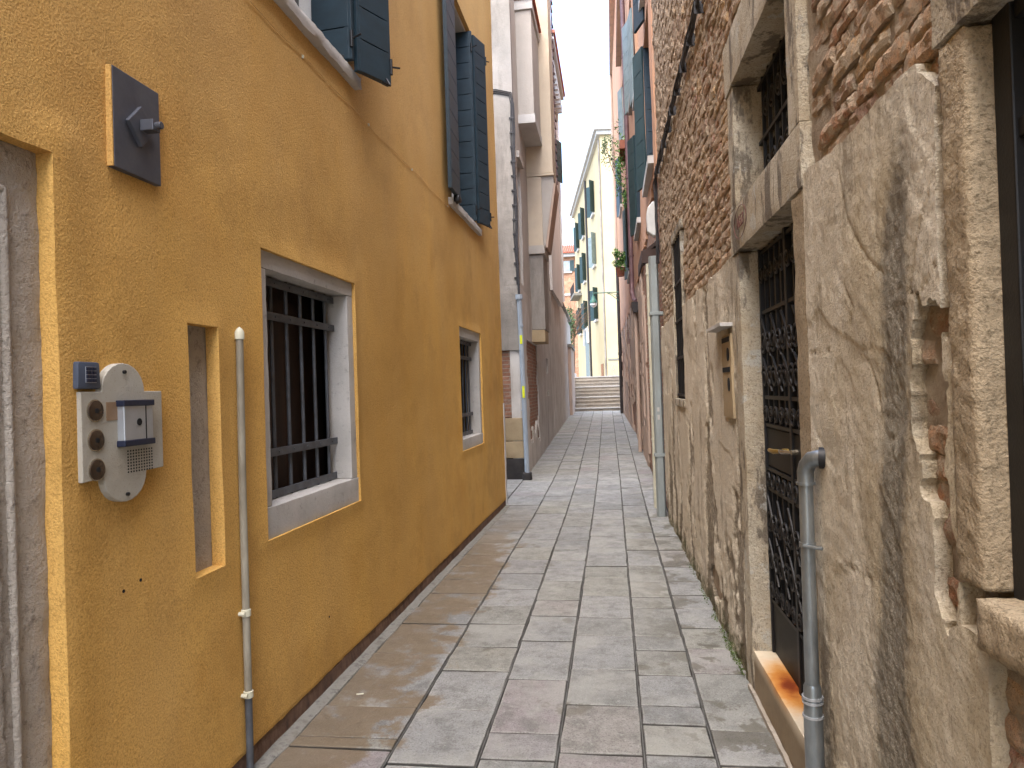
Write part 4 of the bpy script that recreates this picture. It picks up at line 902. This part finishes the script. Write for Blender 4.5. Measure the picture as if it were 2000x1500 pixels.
br(-1.75, -1.03, 14.3, 15.2, 5.963, 10.2, 'tan', 'chimney_breast')
br(-1.75, -1.245, 13.0, 14.29, 6.67, 8.6, 'cream', 'flue_box'); br(-1.75, -1.225, 12.96, 14.28, 6.50, 6.668, 'white_stone', 'flue_base'); br(-1.75, -1.21, 12.96, 14.28, 8.603, 8.78, 'white_stone', 'flue_band')
m = MB(); m.box(W, -1.72, -1.17, 12.93, 14.27, 8.785, 8.83); m.build('flue_cap', 'tile', gh)
m = MB(); m.tube([L2(12.15, 0.02, 10.4), L2(13.3, 0.03, 8.4)], 0.012, 6); m.build('stay_wire', 'cable', gh)
for i in range(24):
    z0 = 6.0+i*0.17; m = MB(); m.hexa([(-1.03, 15.2, z0), (-1.005+0.008*(i % 3), 15.2, z0), (-1.005+0.008*(i % 3), 15.35, z0), (-1.03, 15.35, z0), (-1.03, 15.2, z0+0.13), (-1.015, 15.2, z0+0.13), (-1.015, 15.35, z0+0.13), (-1.03, 15.35, z0+0.13)]); m.build('verge_tile', 'brownpipe', gh)
bp = thing('grey_drainpipe', 'pale blue-grey drainpipe with yellow stickers on the grey house corner', 'pipe', (-1.47, 12.0, 0.06))
m = MB(); m.tube([(-1.475, 12.02, 0.17), (-1.49, 12.02, 1.5), (-1.515, 12.02, 3.16)], 0.042, 14); m.build('pipe', 'bluepipe', bp, smooth=True)
m = MB(); m.tube([(-1.516, 12.02, 3.14), (-1.518, 12.02, 3.22)], 0.062, 14); m.build('collar', 'bluepipe', bp, smooth=True)
m = MB(); m.tube([(-1.518, 12.03, 3.2), (-1.525, 12.06, 4.3), (-1.53, 12.06, 6.6)], 0.02, 8); m.build('conduit', 'cable', bp, smooth=True)
m = MB(); m.rbox(W, -1.55, -1.40, 11.95, 12.1, 0.03, 0.19, 0.03, 0.012, 14); m.build('shoe', 'black', bp, smooth=True)
for zz in (2.68, 1.25):
    m = MB(); m.tube([(-1.50, 12.02, zz-0.01), (-1.50, 12.02, zz+0.01)], 0.047, 14); m.build('band', 'bluepipe', bp)
for zz, hh_ in ((2.45, 0.15), (1.56, 0.2)):
    x_ = -1.475-(zz-0.17)*0.0135; m = MB(); m.box(W, x_-0.016, x_+0.026, 11.974, 11.9785, zz-hh_/2, zz+hh_/2); m.build('sticker', 'sticker', bp)
cb2 = thing('cable_bundle', 'dark cables turning the corner and dropping down the grey house', 'cable', (-1.55, 12.05, 3.3))
for k_ in range(3):
    pts = [(-2.3, 12.06, 6.78+0.03*k_), (-1.8, 12.06, 6.72+0.03*k_), (-1.58+0.02*k_, 12.05, 6.66+0.02*k_)]+[(-1.56+0.025*k_+0.012*math.sin(zz*4+k_), 12.05, zz) for zz in lines(3.4, 6.5, 0.2)[::-1]]
    m = MB(); m.tube(pts, 0.009, 6); m.build('cable', 'cable', cb2, smooth=True)
for i in range(12): m = MB(); m.box(W, -1.59, -1.50, 12.04, 12.07, 3.5+i*0.25, 3.53+i*0.25); m.build('clip', 'cable', cb2)

# white house, garden wall
wh = thing('white_house', 'tall white house with a bracketed cornice and one green shutter', 'house', (-2.5, 22, 0.2))
m = MB(); m.box(W, -8, -1.60, 20.5, 24.8, 4.45, 11.35); m.build('wall', 'whitewall', wh)
m = MB(); m.box(W, -8, -1.33, 20.45, 24.9, 11.7, 11.85); m.box(W, -8, -1.42, 20.5, 24.85, 11.353, 11.695); m.build('cornice', 'white_stone', wh)
for i in range(11): m = MB(); m.box(W, -1.60, -1.38, 20.6+i*0.38, 20.75+i*0.38, 11.1, 11.35); m.build('bracket', 'white_stone', wh)
m = MB(); m.box(W, -8, -1.28, 20.4, 25, 11.853, 11.95); m.build('roof', 'tile', wh)
leaf(None, (-1.59, 23.9), (-1.44, 24.3), 8.6, 10.0, 5, wh, 'greensh', hinge=False)
m = MB(); m.box(W, -1.63, -1.595, 22.9, 23.85, 8.6, 10.0); m.build('window_pane', 'darkglass', wh)
m = MB(); m.tube([(-1.56, 24.7, 4.6), (-1.56, 24.7, 11.3)], 0.04, 8); m.build('downpipe', 'whitewall', wh)
gw = thing('garden_wall', 'stained grey garden wall leading up to the bridge steps', 'wall', (-1.9, 28, 0.4))
sheet('face', 'gardenwall', gw, L2, lines(20.4, 34.5, 0.15), lines(0.1, 4.9, 0.12), lambda y, z: z > 4.75-0.02*(y-24) and y > 24, lambda y, z: 0.015*fr((0, y, z), 1.2, 4), -0.3)
m = MB(); m.box(L2, 24.05, 34.4, -0.32, 0.06, 4.78, 4.86); m.build('coping', 'cement', gw)
m = MB(); m.box(L2, 30.5, 34.4, 0.01, 0.14, 0.3, 3.35); m.build('buttress', 'pinkgrey', gw)
m = MB(); m.box(L2, 30.4, 34.45, 0.0, 0.2, 3.353, 3.48); m.build('buttress_cap', 'cement', gw)
m = MB(); m.box(W, -2.5, -2.05, 20.45, 34.4, 0, 4.5); m.build('core', 'gardenwall', gw)

# ------------------------------------------------------------------ bridge steps
sb = thing('stone_bridge', 'broad pale stone bridge steps at the end of the alley', 'bridge', (-0.7, 34, 0.45))
n = 10; y0 = 33.45; z0 = 0.475; rise = 0.168; tread = 0.35
for i in range(n):
    m = MB(); m.rbox(W, -1.98, 0.50, y0+i*tread, y0+(i+1)*tread+0.04, z0+i*rise-0.1, z0+(i+1)*rise-0.058, 0.25, 0.004, 3); m.build('riser', 'step', sb, smooth=True)
    m = MB(); m.rbox(W, -2.0, 0.52, y0+i*tread-0.035, y0+(i+1)*tread+0.03, z0+(i+1)*rise-0.056, z0+(i+1)*rise, 0.2, 0.005, 4); m.build('tread', 'white_stone' if i % 3 == 0 else 'step', sb, smooth=True)
zt = z0+n*rise
m = MB(); m.box(W, -2.2, 0.6, y0+n*tread, 41, zt-0.4, zt-0.01); m.build('deck', 'step', sb)
m = MB(); m.box(W, -2.2, -2.0, y0, 41, 0.3, zt+0.25); m.build('parapet', 'white_stone', sb)

# ------------------------------------------------------------------ orange house on the right
oh = thing('terracotta_house', 'tall terracotta plastered house with dark green shutters over red brickwork', 'house', (0.7, 12, 0.1))
m = MB(); m.box(W, 0.98, 7, 8.8, 22, -0.1, 11.4); m.box(W, 0.98, 7, 22.003, 31, -0.1, 15); m.build('body', 'dark', oh)
OW = [(9.2, 10.62, 4.5, 6.55), (13.0, 14.42, 4.62, 6.6), (19.4, 21.0, 4.7, 6.8), (9.0, 9.9, 6.9, 8.9), (11.75, 13.1, 6.75, 8.6), (14.0, 15.3, 7.5, 9.4), (20.2, 21.6, 8.6, 10.6), (24.5, 26, 7.8, 9.9)]
OS = [(20.3, 21.0, 2.9, 3.95), (27.4, 28.1, 3.6, 4.2)]
bnd = lambda y: 4.25-0.09*(y-9.4)+0.12*fr((0, y, 1), 2, 3) if y < 14 else 3.9+0.15*fr((0, y, 1), 1, 3)
sheet('upper_wall', 'orange', oh, R2, lines(8.76, 31, 0.13, [h[i] for h in OW for i in (0, 1)]), lines(3.2, 15, 0.11, [h[i] for h in OW for i in (2, 3)]), lambda y, z: inside(y, z, OW) or z < bnd(y) or (z > 11.4 and y < 22), lambda y, z: 0.012*fr((0, y, z), 0.8, 3), -0.3)
sheet('brickwork', 'brickred', oh, R2, lines(8.76, 31, 0.12, [h[i] for h in OS for i in (0, 1)]), lines(0, 4.6, 0.1, [h[i] for h in OS for i in (2, 3)]), lambda y, z: inside(y, z, OS), lambda y, z: -0.04+0.015*fr((0, y, z), 2, 4), -0.3)
sheet('lower_plaster', 'pinkgrey', oh, R2, lines(13.2, 31, 0.12, [h[i] for h in OS for i in (0, 1)]), lines(0, 4.2, 0.09, [h[i] for h in OS for i in (2, 3)]), lambda y, z: inside(y, z, OS) or fr((0, y*0.7, z*0.4), 1.3, 4) < 0.02 or z > bnd(y), lambda y, z: -0.005+0.01*fr((0, y, z), 2, 3), -0.06)
for h in OS: m = MB(); m.box(R2, h[0], h[1], -0.2, -0.15, h[2], h[3]); m.build('window_pane', 'darkglass', oh)
m = MB(); m.box(W, 0.45, 1.0, 30.9, 31.05, 0.2, 15); m.box(W, 0.35, 7, 21.9, 31.1, 15.003, 15.2); m.box(W, 0.45, 7, 8.75, 22, 11.403, 11.55); m.build('end_wall', 'pinkgrey', oh)
m = MB(); m.box(W, 0.63, 1.5, 8.74, 8.79, 6.9, 11.39); m.build('end_wall', 'orange', oh)
for h in OW:
    m = MB(); m.box(R2, h[0], h[1], -0.26, -0.22, h[2], h[3]); m.build('window_pane', 'darkglass', oh)
    m = MB(); m.box(R2, h[0]-.1, h[1]+.12, -0.2, 0.075, h[2]-0.1, h[2]-0.003); m.build('sill', 'white_stone', oh)
for (y_, z0_, z1_, mt) in ((10.62, 4.55, 6.6, 'greensh'), (14.42, 4.66, 6.62, 'greensh'), (21.0, 4.75, 6.8, 'greensh'), (9.9, 6.62, 8.9, 'shutter'), (15.3, 7.5, 9.4, 'greysh'), (21.6, 8.6, 10.6, 'greysh'), (26, 7.8, 9.9, 'shutter')):
    x_ = OX(y_)
    leaf(None, (x_+0.2, y_-0.02), (x_+0.0, y_-0.03), z0_+0.12, z1_, 6, oh, 'shutter' if mt == 'greensh' else mt, hinge=False)
    leaf(None, (x_-0.01, y_), (x_-0.125, y_+0.36), z0_, z1_, 6, oh, mt, hinge=False)
leaf(None, (0.58, 13.12), (0.53, 13.6), 6.85, 8.5, 5, oh, 'greysh', hinge=False)
leaf(None, (OX(19.4)-0.02, 19.38), (OX(19)-0.13, 19.0), 4.75, 6.8, 5, oh, 'greensh', hinge=False)
cn = thing('door_canopy', 'small dark boarded canopy jutting from the terracotta house above red brick', 'canopy', (0.55, 10, 3.2))
m = MB(); m.prism(lambda u, h, v: (u, h, v), [(0.66, 3.52), (0.45, 3.36), (0.45, 3.32), (0.66, 3.46)], 9.55, 10.7); m.build('roof', 'copper', cn)
m = MB(); m.box(W, 0.445, 0.465, 9.52, 10.73, 3.22, 3.38); m.build('fascia', 'copper', cn)
m = MB(); m.box(W, 0.465, 0.66, 9.53, 9.56, 3.22, 3.40); m.build('side_board', 'copper', cn)
pp = thing('brown_downpipe', 'brown downpipe with a bent foot on the terracotta house', 'pipe', (0.55, 16.6, 3))
m = MB(); m.tube([(0.54, 16.6, 11.3), (0.54, 16.6, 4.0), (0.53, 16.55, 3.75), (0.56, 16.3, 3.55), (0.60, 15.8, 3.45)], 0.055, 12); m.build('pipe', 'brownpipe', pp, smooth=True)
for zz in (9.2, 6.4, 4.6): m = MB(); m.tube([(0.54, 16.6, zz-.02), (0.54, 16.6, zz+.02)], 0.066, 12); m.build('clamp', 'brownpipe', pp)
m = MB(); m.prism(lambda u, h, v: (u, h, v), [(0.48, 3.42), (0.66, 3.42), (0.62, 3.2), (0.52, 3.2)], 15.6, 16.0); m.build('hopper', 'blackpipe', pp)
m = MB(); m.tube([(0.57, 15.8, 3.2), (0.57, 15.8, 0.15)], 0.04, 10); m.build('lower_pipe', 'pinkgrey', pp, smooth=True)
m = MB(); m.tube([(0.57, 16.1, 2.6), (0.57, 16.1, 0.15)], 0.03, 10); m.build('lower_pipe', 'blackpipe', pp, smooth=True)
kp2 = thing('black_downpipe', 'black downpipe running down the far corner of the terracotta house', 'pipe', (0.42, 30.9, 0.4))
m = MB(); m.tube([(0.40, 30.85, 0.42), (0.40, 30.85, 7.4)], 0.075, 12); m.build('pipe', 'blackpipe', kp2, smooth=True)
m = MB(); m.tube([(0.40, 30.85, 7.4), (0.40, 30.85, 15)], 0.07, 12); m.build('upper_pipe', 'pinkgrey', kp2, smooth=True)
for zz in (3.0, 5.5): m = MB(); m.tube([(0.40, 30.85, zz-.05), (0.40, 30.85, zz+.05)], 0.09, 12); m.build('clamp', 'blackpipe', kp2)
# lamp
lm = thing('street_lamp', 'green bracket street lamp hanging over the bridge steps', 'lamp', (-0.6, 30.6, 4.9))
m = MB(); m.tube([(0.42, 30.6, 5.62), (-0.68, 30.6, 5.62)], 0.02, 8); m.build('arm', 'lampgreen', lm)
m = MB(); m.tube([(0.42, 30.6, 5.25), (0.1, 30.6, 5.52), (-0.1, 30.6, 5.62)], 0.016, 8); m.tube([(0.42, 30.6, 5.45), (0.2, 30.6, 5.55), (0.0, 30.6, 5.6)], 0.012, 8); m.build('brace', 'lampgreen', lm)
m = MB(); m.tube([(-0.66, 30.6, z_) for z_ in (5.62, 5.5, 5.46, 5.36, 5.3, 5.2)], [0.02, 0.03, 0.07, 0.09, 0.15, 0.17], 12); m.build('hood', 'lampgreen', lm, smooth=True)
m = MB(); m.tube([(-0.66, 30.6, z_) for z_ in (5.2, 5.12, 5.05, 5.01)], [0.14, 0.15, 0.1, 0.03], 12); m.build('globe', 'lampglass', lm, smooth=True)
# plants
def foliage(name, mat, parent, ctr, rad, n, size, clumps=7, seed=1):
    rs = random.Random(seed); m = MB(); tn = []
    cl = [(Vector([rs.uniform(-0.75, 0.75)*rad[q] for q in range(3)]), rs.uniform(0.3, 0.6)) for _ in range(clumps)]
    for i in range(n):
        cc, rr = rs.choice(cl); dv = Vector((rs.gauss(0, 1), rs.gauss(0, 1), rs.gauss(0, 1))).normalized()*rs.random()**0.4
        p = Vector(ctr)+cc+Vector([dv[q]*rad[q]*rr for q in range(3)])
        a_ = Vector((rs.gauss(0, 1), rs.gauss(0, 1), rs.gauss(0, 1))).normalized(); b_ = a_.cross(Vector((rs.gauss(0, 1), rs.gauss(0, 1), rs.gauss(0, 1)))).normalized(); s_ = size*rs.uniform(.6, 1.3)
        m.add([p-a_*s_, p+b_*s_*.45, p+a_*s_, p-b_*s_*.45], [(0, 1, 2, 3)]); tn.append(rs.random())
    return m.build(name, mat, parent, tint=tn, recalc=False)
pl = thing('hanging_plant', 'bushy green plant in a pot by a dark green shutter', 'plant', (0.4, 20.6, 5.0))
m = MB(); m.tube([(0.36, 20.6, 4.75), (0.36, 20.6, 5.0)], [0.1, 0.14], 12); m.build('pot', 'terracotta', pl, smooth=True)
foliage('leaves', 'leaf', pl, (0.35, 20.6, 5.2), (0.26, 0.3, 0.3), 700, 0.035, 9, 3)
pl = thing('window_box', 'trailing green plants spilling from a window box on the terracotta house', 'plant', (0.45, 17.4, 6.3))
m = MB(); m.box(W, 0.38, 0.62, 17.2, 18.3, 7.3, 7.5); m.build('box', 'terracotta', pl)
foliage('leaves', 'leaf', pl, (0.42, 17.7, 7.0), (0.16, 0.5, 0.9), 900, 0.035, 12, 5)
pl = thing('roof_plant', 'wild weeds sprouting high on the far corner of terracotta house', 'plant', (0.3, 30.8, 11))
m = MB(); m.tube([(0.45, 30.8, 10.6), (0.25, 30.7, 11.2), (0.1, 30.7, 11.9)], 0.015, 6); m.build('stem', 'twig', pl)
foliage('leaves', 'ivy', pl, (0.2, 30.7, 11.6), (0.3, 0.3, 0.9), 500, 0.05, 10, 6)
hd_ = thing('ivy_hedge', 'dark ivy hanging behind the garden wall beyond the bridge', 'ivy', (-2.9, 46, 0.5))
m = MB(); m.tube([(-2.9, 46, 0), (-2.85, 46, 5.5)], 0.06, 8); m.build('trunk', 'twig', hd_)
foliage('leaves', 'ivy', hd_, (-2.75, 46, 4.6), (0.55, 1.2, 2.2), 2600, 0.09, 22, 7)
tb = thing('bare_shrub', 'bare reddish twigs of a shrub in front of the yellow house', 'shrub', (-2.0, 47, 2))
rs = random.Random(4)
m = MB(); m.tube([(-2.45, 47, 0.5), (-2.35, 47, 5.5)], 0.05, 8); m.build('trunk', 'twig', tb)
m = MB()
for i in range(70):
    p = Vector((-2.35, 47, rs.uniform(4.8, 6.2))); q = p+Vector((rs.uniform(-0.6, 1.2), rs.uniform(-.5, .5), rs.uniform(0.0, 1.6))); mid = (p+q)/2+Vector((0, 0, rs.uniform(0, 0.4))); m.tube([p, mid, q], [0.02, 0.014, 0.006], 4)
m.build('twigs', 'twig', tb)

# ------------------------------------------------------------------ houses beyond the canal
yb = thing('pale_yellow_house', 'tall pale yellow house with white cornice across the bridge', 'house', (-0.25, 44, 0))
A = Vector((-0.22, 44)); Bq = Vector((-2.92, 65)); uu = (Bq-A); ln = uu.length; uu.normalize(); nn = Vector((-uu.y, uu.x)) if (-uu.y) < 0 else Vector((uu.y, -uu.x))
def FY(a_, d, z): q = A+uu*a_+nn*d; return (q.x, q.y, z)
m = MB(); m.add([FY(0, 0, 0), FY(ln, 0, 0), FY(ln, -7, 0), FY(0, -7, 0), FY(0, 0, 17.2), FY(ln, 0, 17.2), FY(ln, -7, 17.2), FY(0, -7, 17.2)], [(0, 1, 5, 4), (1, 2, 6, 5), (2, 3, 7, 6), (3, 0, 4, 7), (4, 5, 6, 7)]); m.build('wall', 'ybright', yb)
m = MB(); m.box(FY, -0.35, ln+.3, -7.2, 0.38, 17.35, 17.62); m.box(FY, -0.2, ln+.2, -7.1, 0.22, 17.1, 17.345); m.build('cornice', 'white_stone', yb)
m = MB(); m.box(FY, -0.02, 0.012, -7.0, -0.06, 3.2, 3.32); m.build('string_course', 'cement', yb)
m = MB(); m.tube([FY(0.25, 0.06, 0.5), FY(0.25, 0.06, 16.9)], 0.06, 8); m.build('downpipe', 'greyplaster', yb)
m = MB(); m.tube([FY(9.3, 0.06, 0.5), FY(9.3, 0.06, 17)], 0.09, 8); m.build('downpipe', 'blackpipe', yb)
for a_ in (4.3, 11.5, 16.5):
    for z_ in (6.2, 9.9, 13.4):
        m = MB(); m.box(FY, a_, a_+1.1, -0.02, 0.015, z_, z_+2.1); w_ = m.build('window', 'darkglass', yb)
        m = MB(); m.box(FY, a_-0.15, a_+1.25, 0.0, 0.16, z_-0.16, z_); m.build('sill', 'white_stone', w_)
        for s0, s1 in ((a_-0.06, -1), (a_+1.16, 1)):
            m = MB(); m.hexa([FY(s0, 0.03, z_), FY(s0+s1*0.35, 0.35, z_), FY(s0+s1*0.4, 0.32, z_), FY(s0+s1*0.05, 0.0, z_), FY(s0, 0.03, z_+2.1), FY(s0+s1*0.35, 0.35, z_+2.1), FY(s0+s1*0.4, 0.32, z_+2.1), FY(s0+s1*0.05, 0.0, z_+2.1)])
            m.build('shutter', 'greensh' if not (a_ < 5 and z_ == 9.9) else 'greysh', w_)
m = MB(); m.box(FY, 2.0, 3.3, -0.05, 0.02, 0.4, 3.1); m.build('door', 'darkglass', yb)
m = MB(); m.prism(lambda u, h, v: FY(u, h, v), [(11, 0.5), (14, 0.5), (14, 5.4), (13.6, 6.2), (12.5, 6.7), (11.4, 6.2), (11, 5.4)], -0.05, 0.02); m.build('arched_gate', 'greysh', yb)
m = MB(); m.tube([FY(14.05, 0.05, 5.0), FY(13.65, 0.05, 6.2), FY(12.5, 0.05, 6.75), FY(11.35, 0.05, 6.2), FY(10.95, 0.05, 5.0)], 0.13, 6); m.build('arch', 'white_stone', yb)
m = MB(); m.box(FY, 15.5, 19.5, 0.0, 0.7, 9.3, 9.5); b_ = m.build('balcony', 'cement', yb)
for i in range(9): m = MB(); m.tube([FY(15.6+i*0.48, 0.66, 9.5), FY(15.6+i*0.48, 0.66, 10.4)], 0.025, 6); m.build('baluster', 'blackpipe', b_)
# spray paint on the end wall of the yellow house
def FE(a_, d, z): q = A+Vector((nn.x*-a_, nn.y*-a_))-uu*d; return (q.x, q.y, z)
m = MB(); pts = [FE(0.35+0.09*math.cos(t*math.pi/8), 0.004, 2.75+0.16*math.sin(t*math.pi/8)) for t in range(17)]; m.tube(pts, 0.012, 4); m.tube([FE(0.35, 0.004, 2.45), FE(0.40, 0.004, 2.2), FE(0.3, 0.004, 2.15), FE(0.45, 0.004, 2.3)], 0.012, 4); m.build('graffiti', 'graffiti', yb)
fb = thing('far_brick_house', 'brick house with a red tiled roof and one shuttered window far beyond', 'house', (-6, 75, 0))
m = MB(); m.box(W, -14, 2, 75, 84, 0, 15.4); m.build('wall', 'brickfar', fb)
m = MB(); m.box(W, -14.4, 2.4, 74.55, 84, 15.403, 15.75); ev = m.build('eaves', 'white_stone', fb)
m = MB(); m.prism(lambda u, h, v: (h, u, v), [(74.3, 15.753), (84, 15.753), (80, 17.6)], -14.6, 2.6); rf = m.build('roof', 'tile', fb)
for i in range(26): m = MB(); m.tube([(-8.5+i*0.24, 74.28, 15.80), (-8.5+i*0.24, 80, 17.68)], 0.085, 6); m.build('tile_row', 'tile', rf)
m = MB(); m.box(W, -4.75, -3.95, 74.95, 75.02, 13.95, 15.0); w_ = m.build('window', 'glass', fb)
for x0_ in (-5.2, -3.93): m = MB(); m.box(W, x0_, x0_+0.43, 74.9, 74.97, 13.9, 15.05); m.build('shutter', 'greensh', w_)
m = MB(); m.box(W, -4.95, -3.75, 74.8, 75.0, 13.72, 13.88); m.build('sill', 'white_stone', w_)
m = MB(); m.box(W, -9, 2, 74.9, 75.02, 11.35, 11.55); m.build('string_course', 'white_stone', fb)
# weeds at the foot of the right wall
wd = MB(); tn = []; rs = random.Random(8)
for i in range(900):
    y_ = 3.98+abs(rs.gauss(0, 1.1)); 
    if y_ > 7.6 or noise.noise(Vector((y_*3, 0, 9))) < -0.1: continue
    p = Vector((RX(y_)-0.008-abs(rs.gauss(0, 0.012)), y_, abs(rs.gauss(0, 0.03)))); s_ = rs.uniform(0.006, 0.014); a_ = Vector((-rs.random(), rs.gauss(0, .6), rs.random())).normalized(); b_ = a_.cross(Vector((rs.gauss(0, 1), rs.gauss(0, 1), rs.gauss(0, 1)))).normalized()
    wd.add([p, p+a_*s_*.5+b_*s_*.3, p+a_*s_, p+a_*s_*.5-b_*s_*.3], [(0, 1, 2, 3)]); tn.append(rs.random())
stuff(tag(wd.build('moss', 'moss', None, tint=tn, recalc=False), 'tiny green moss and weeds along the right wall foot', 'moss'))
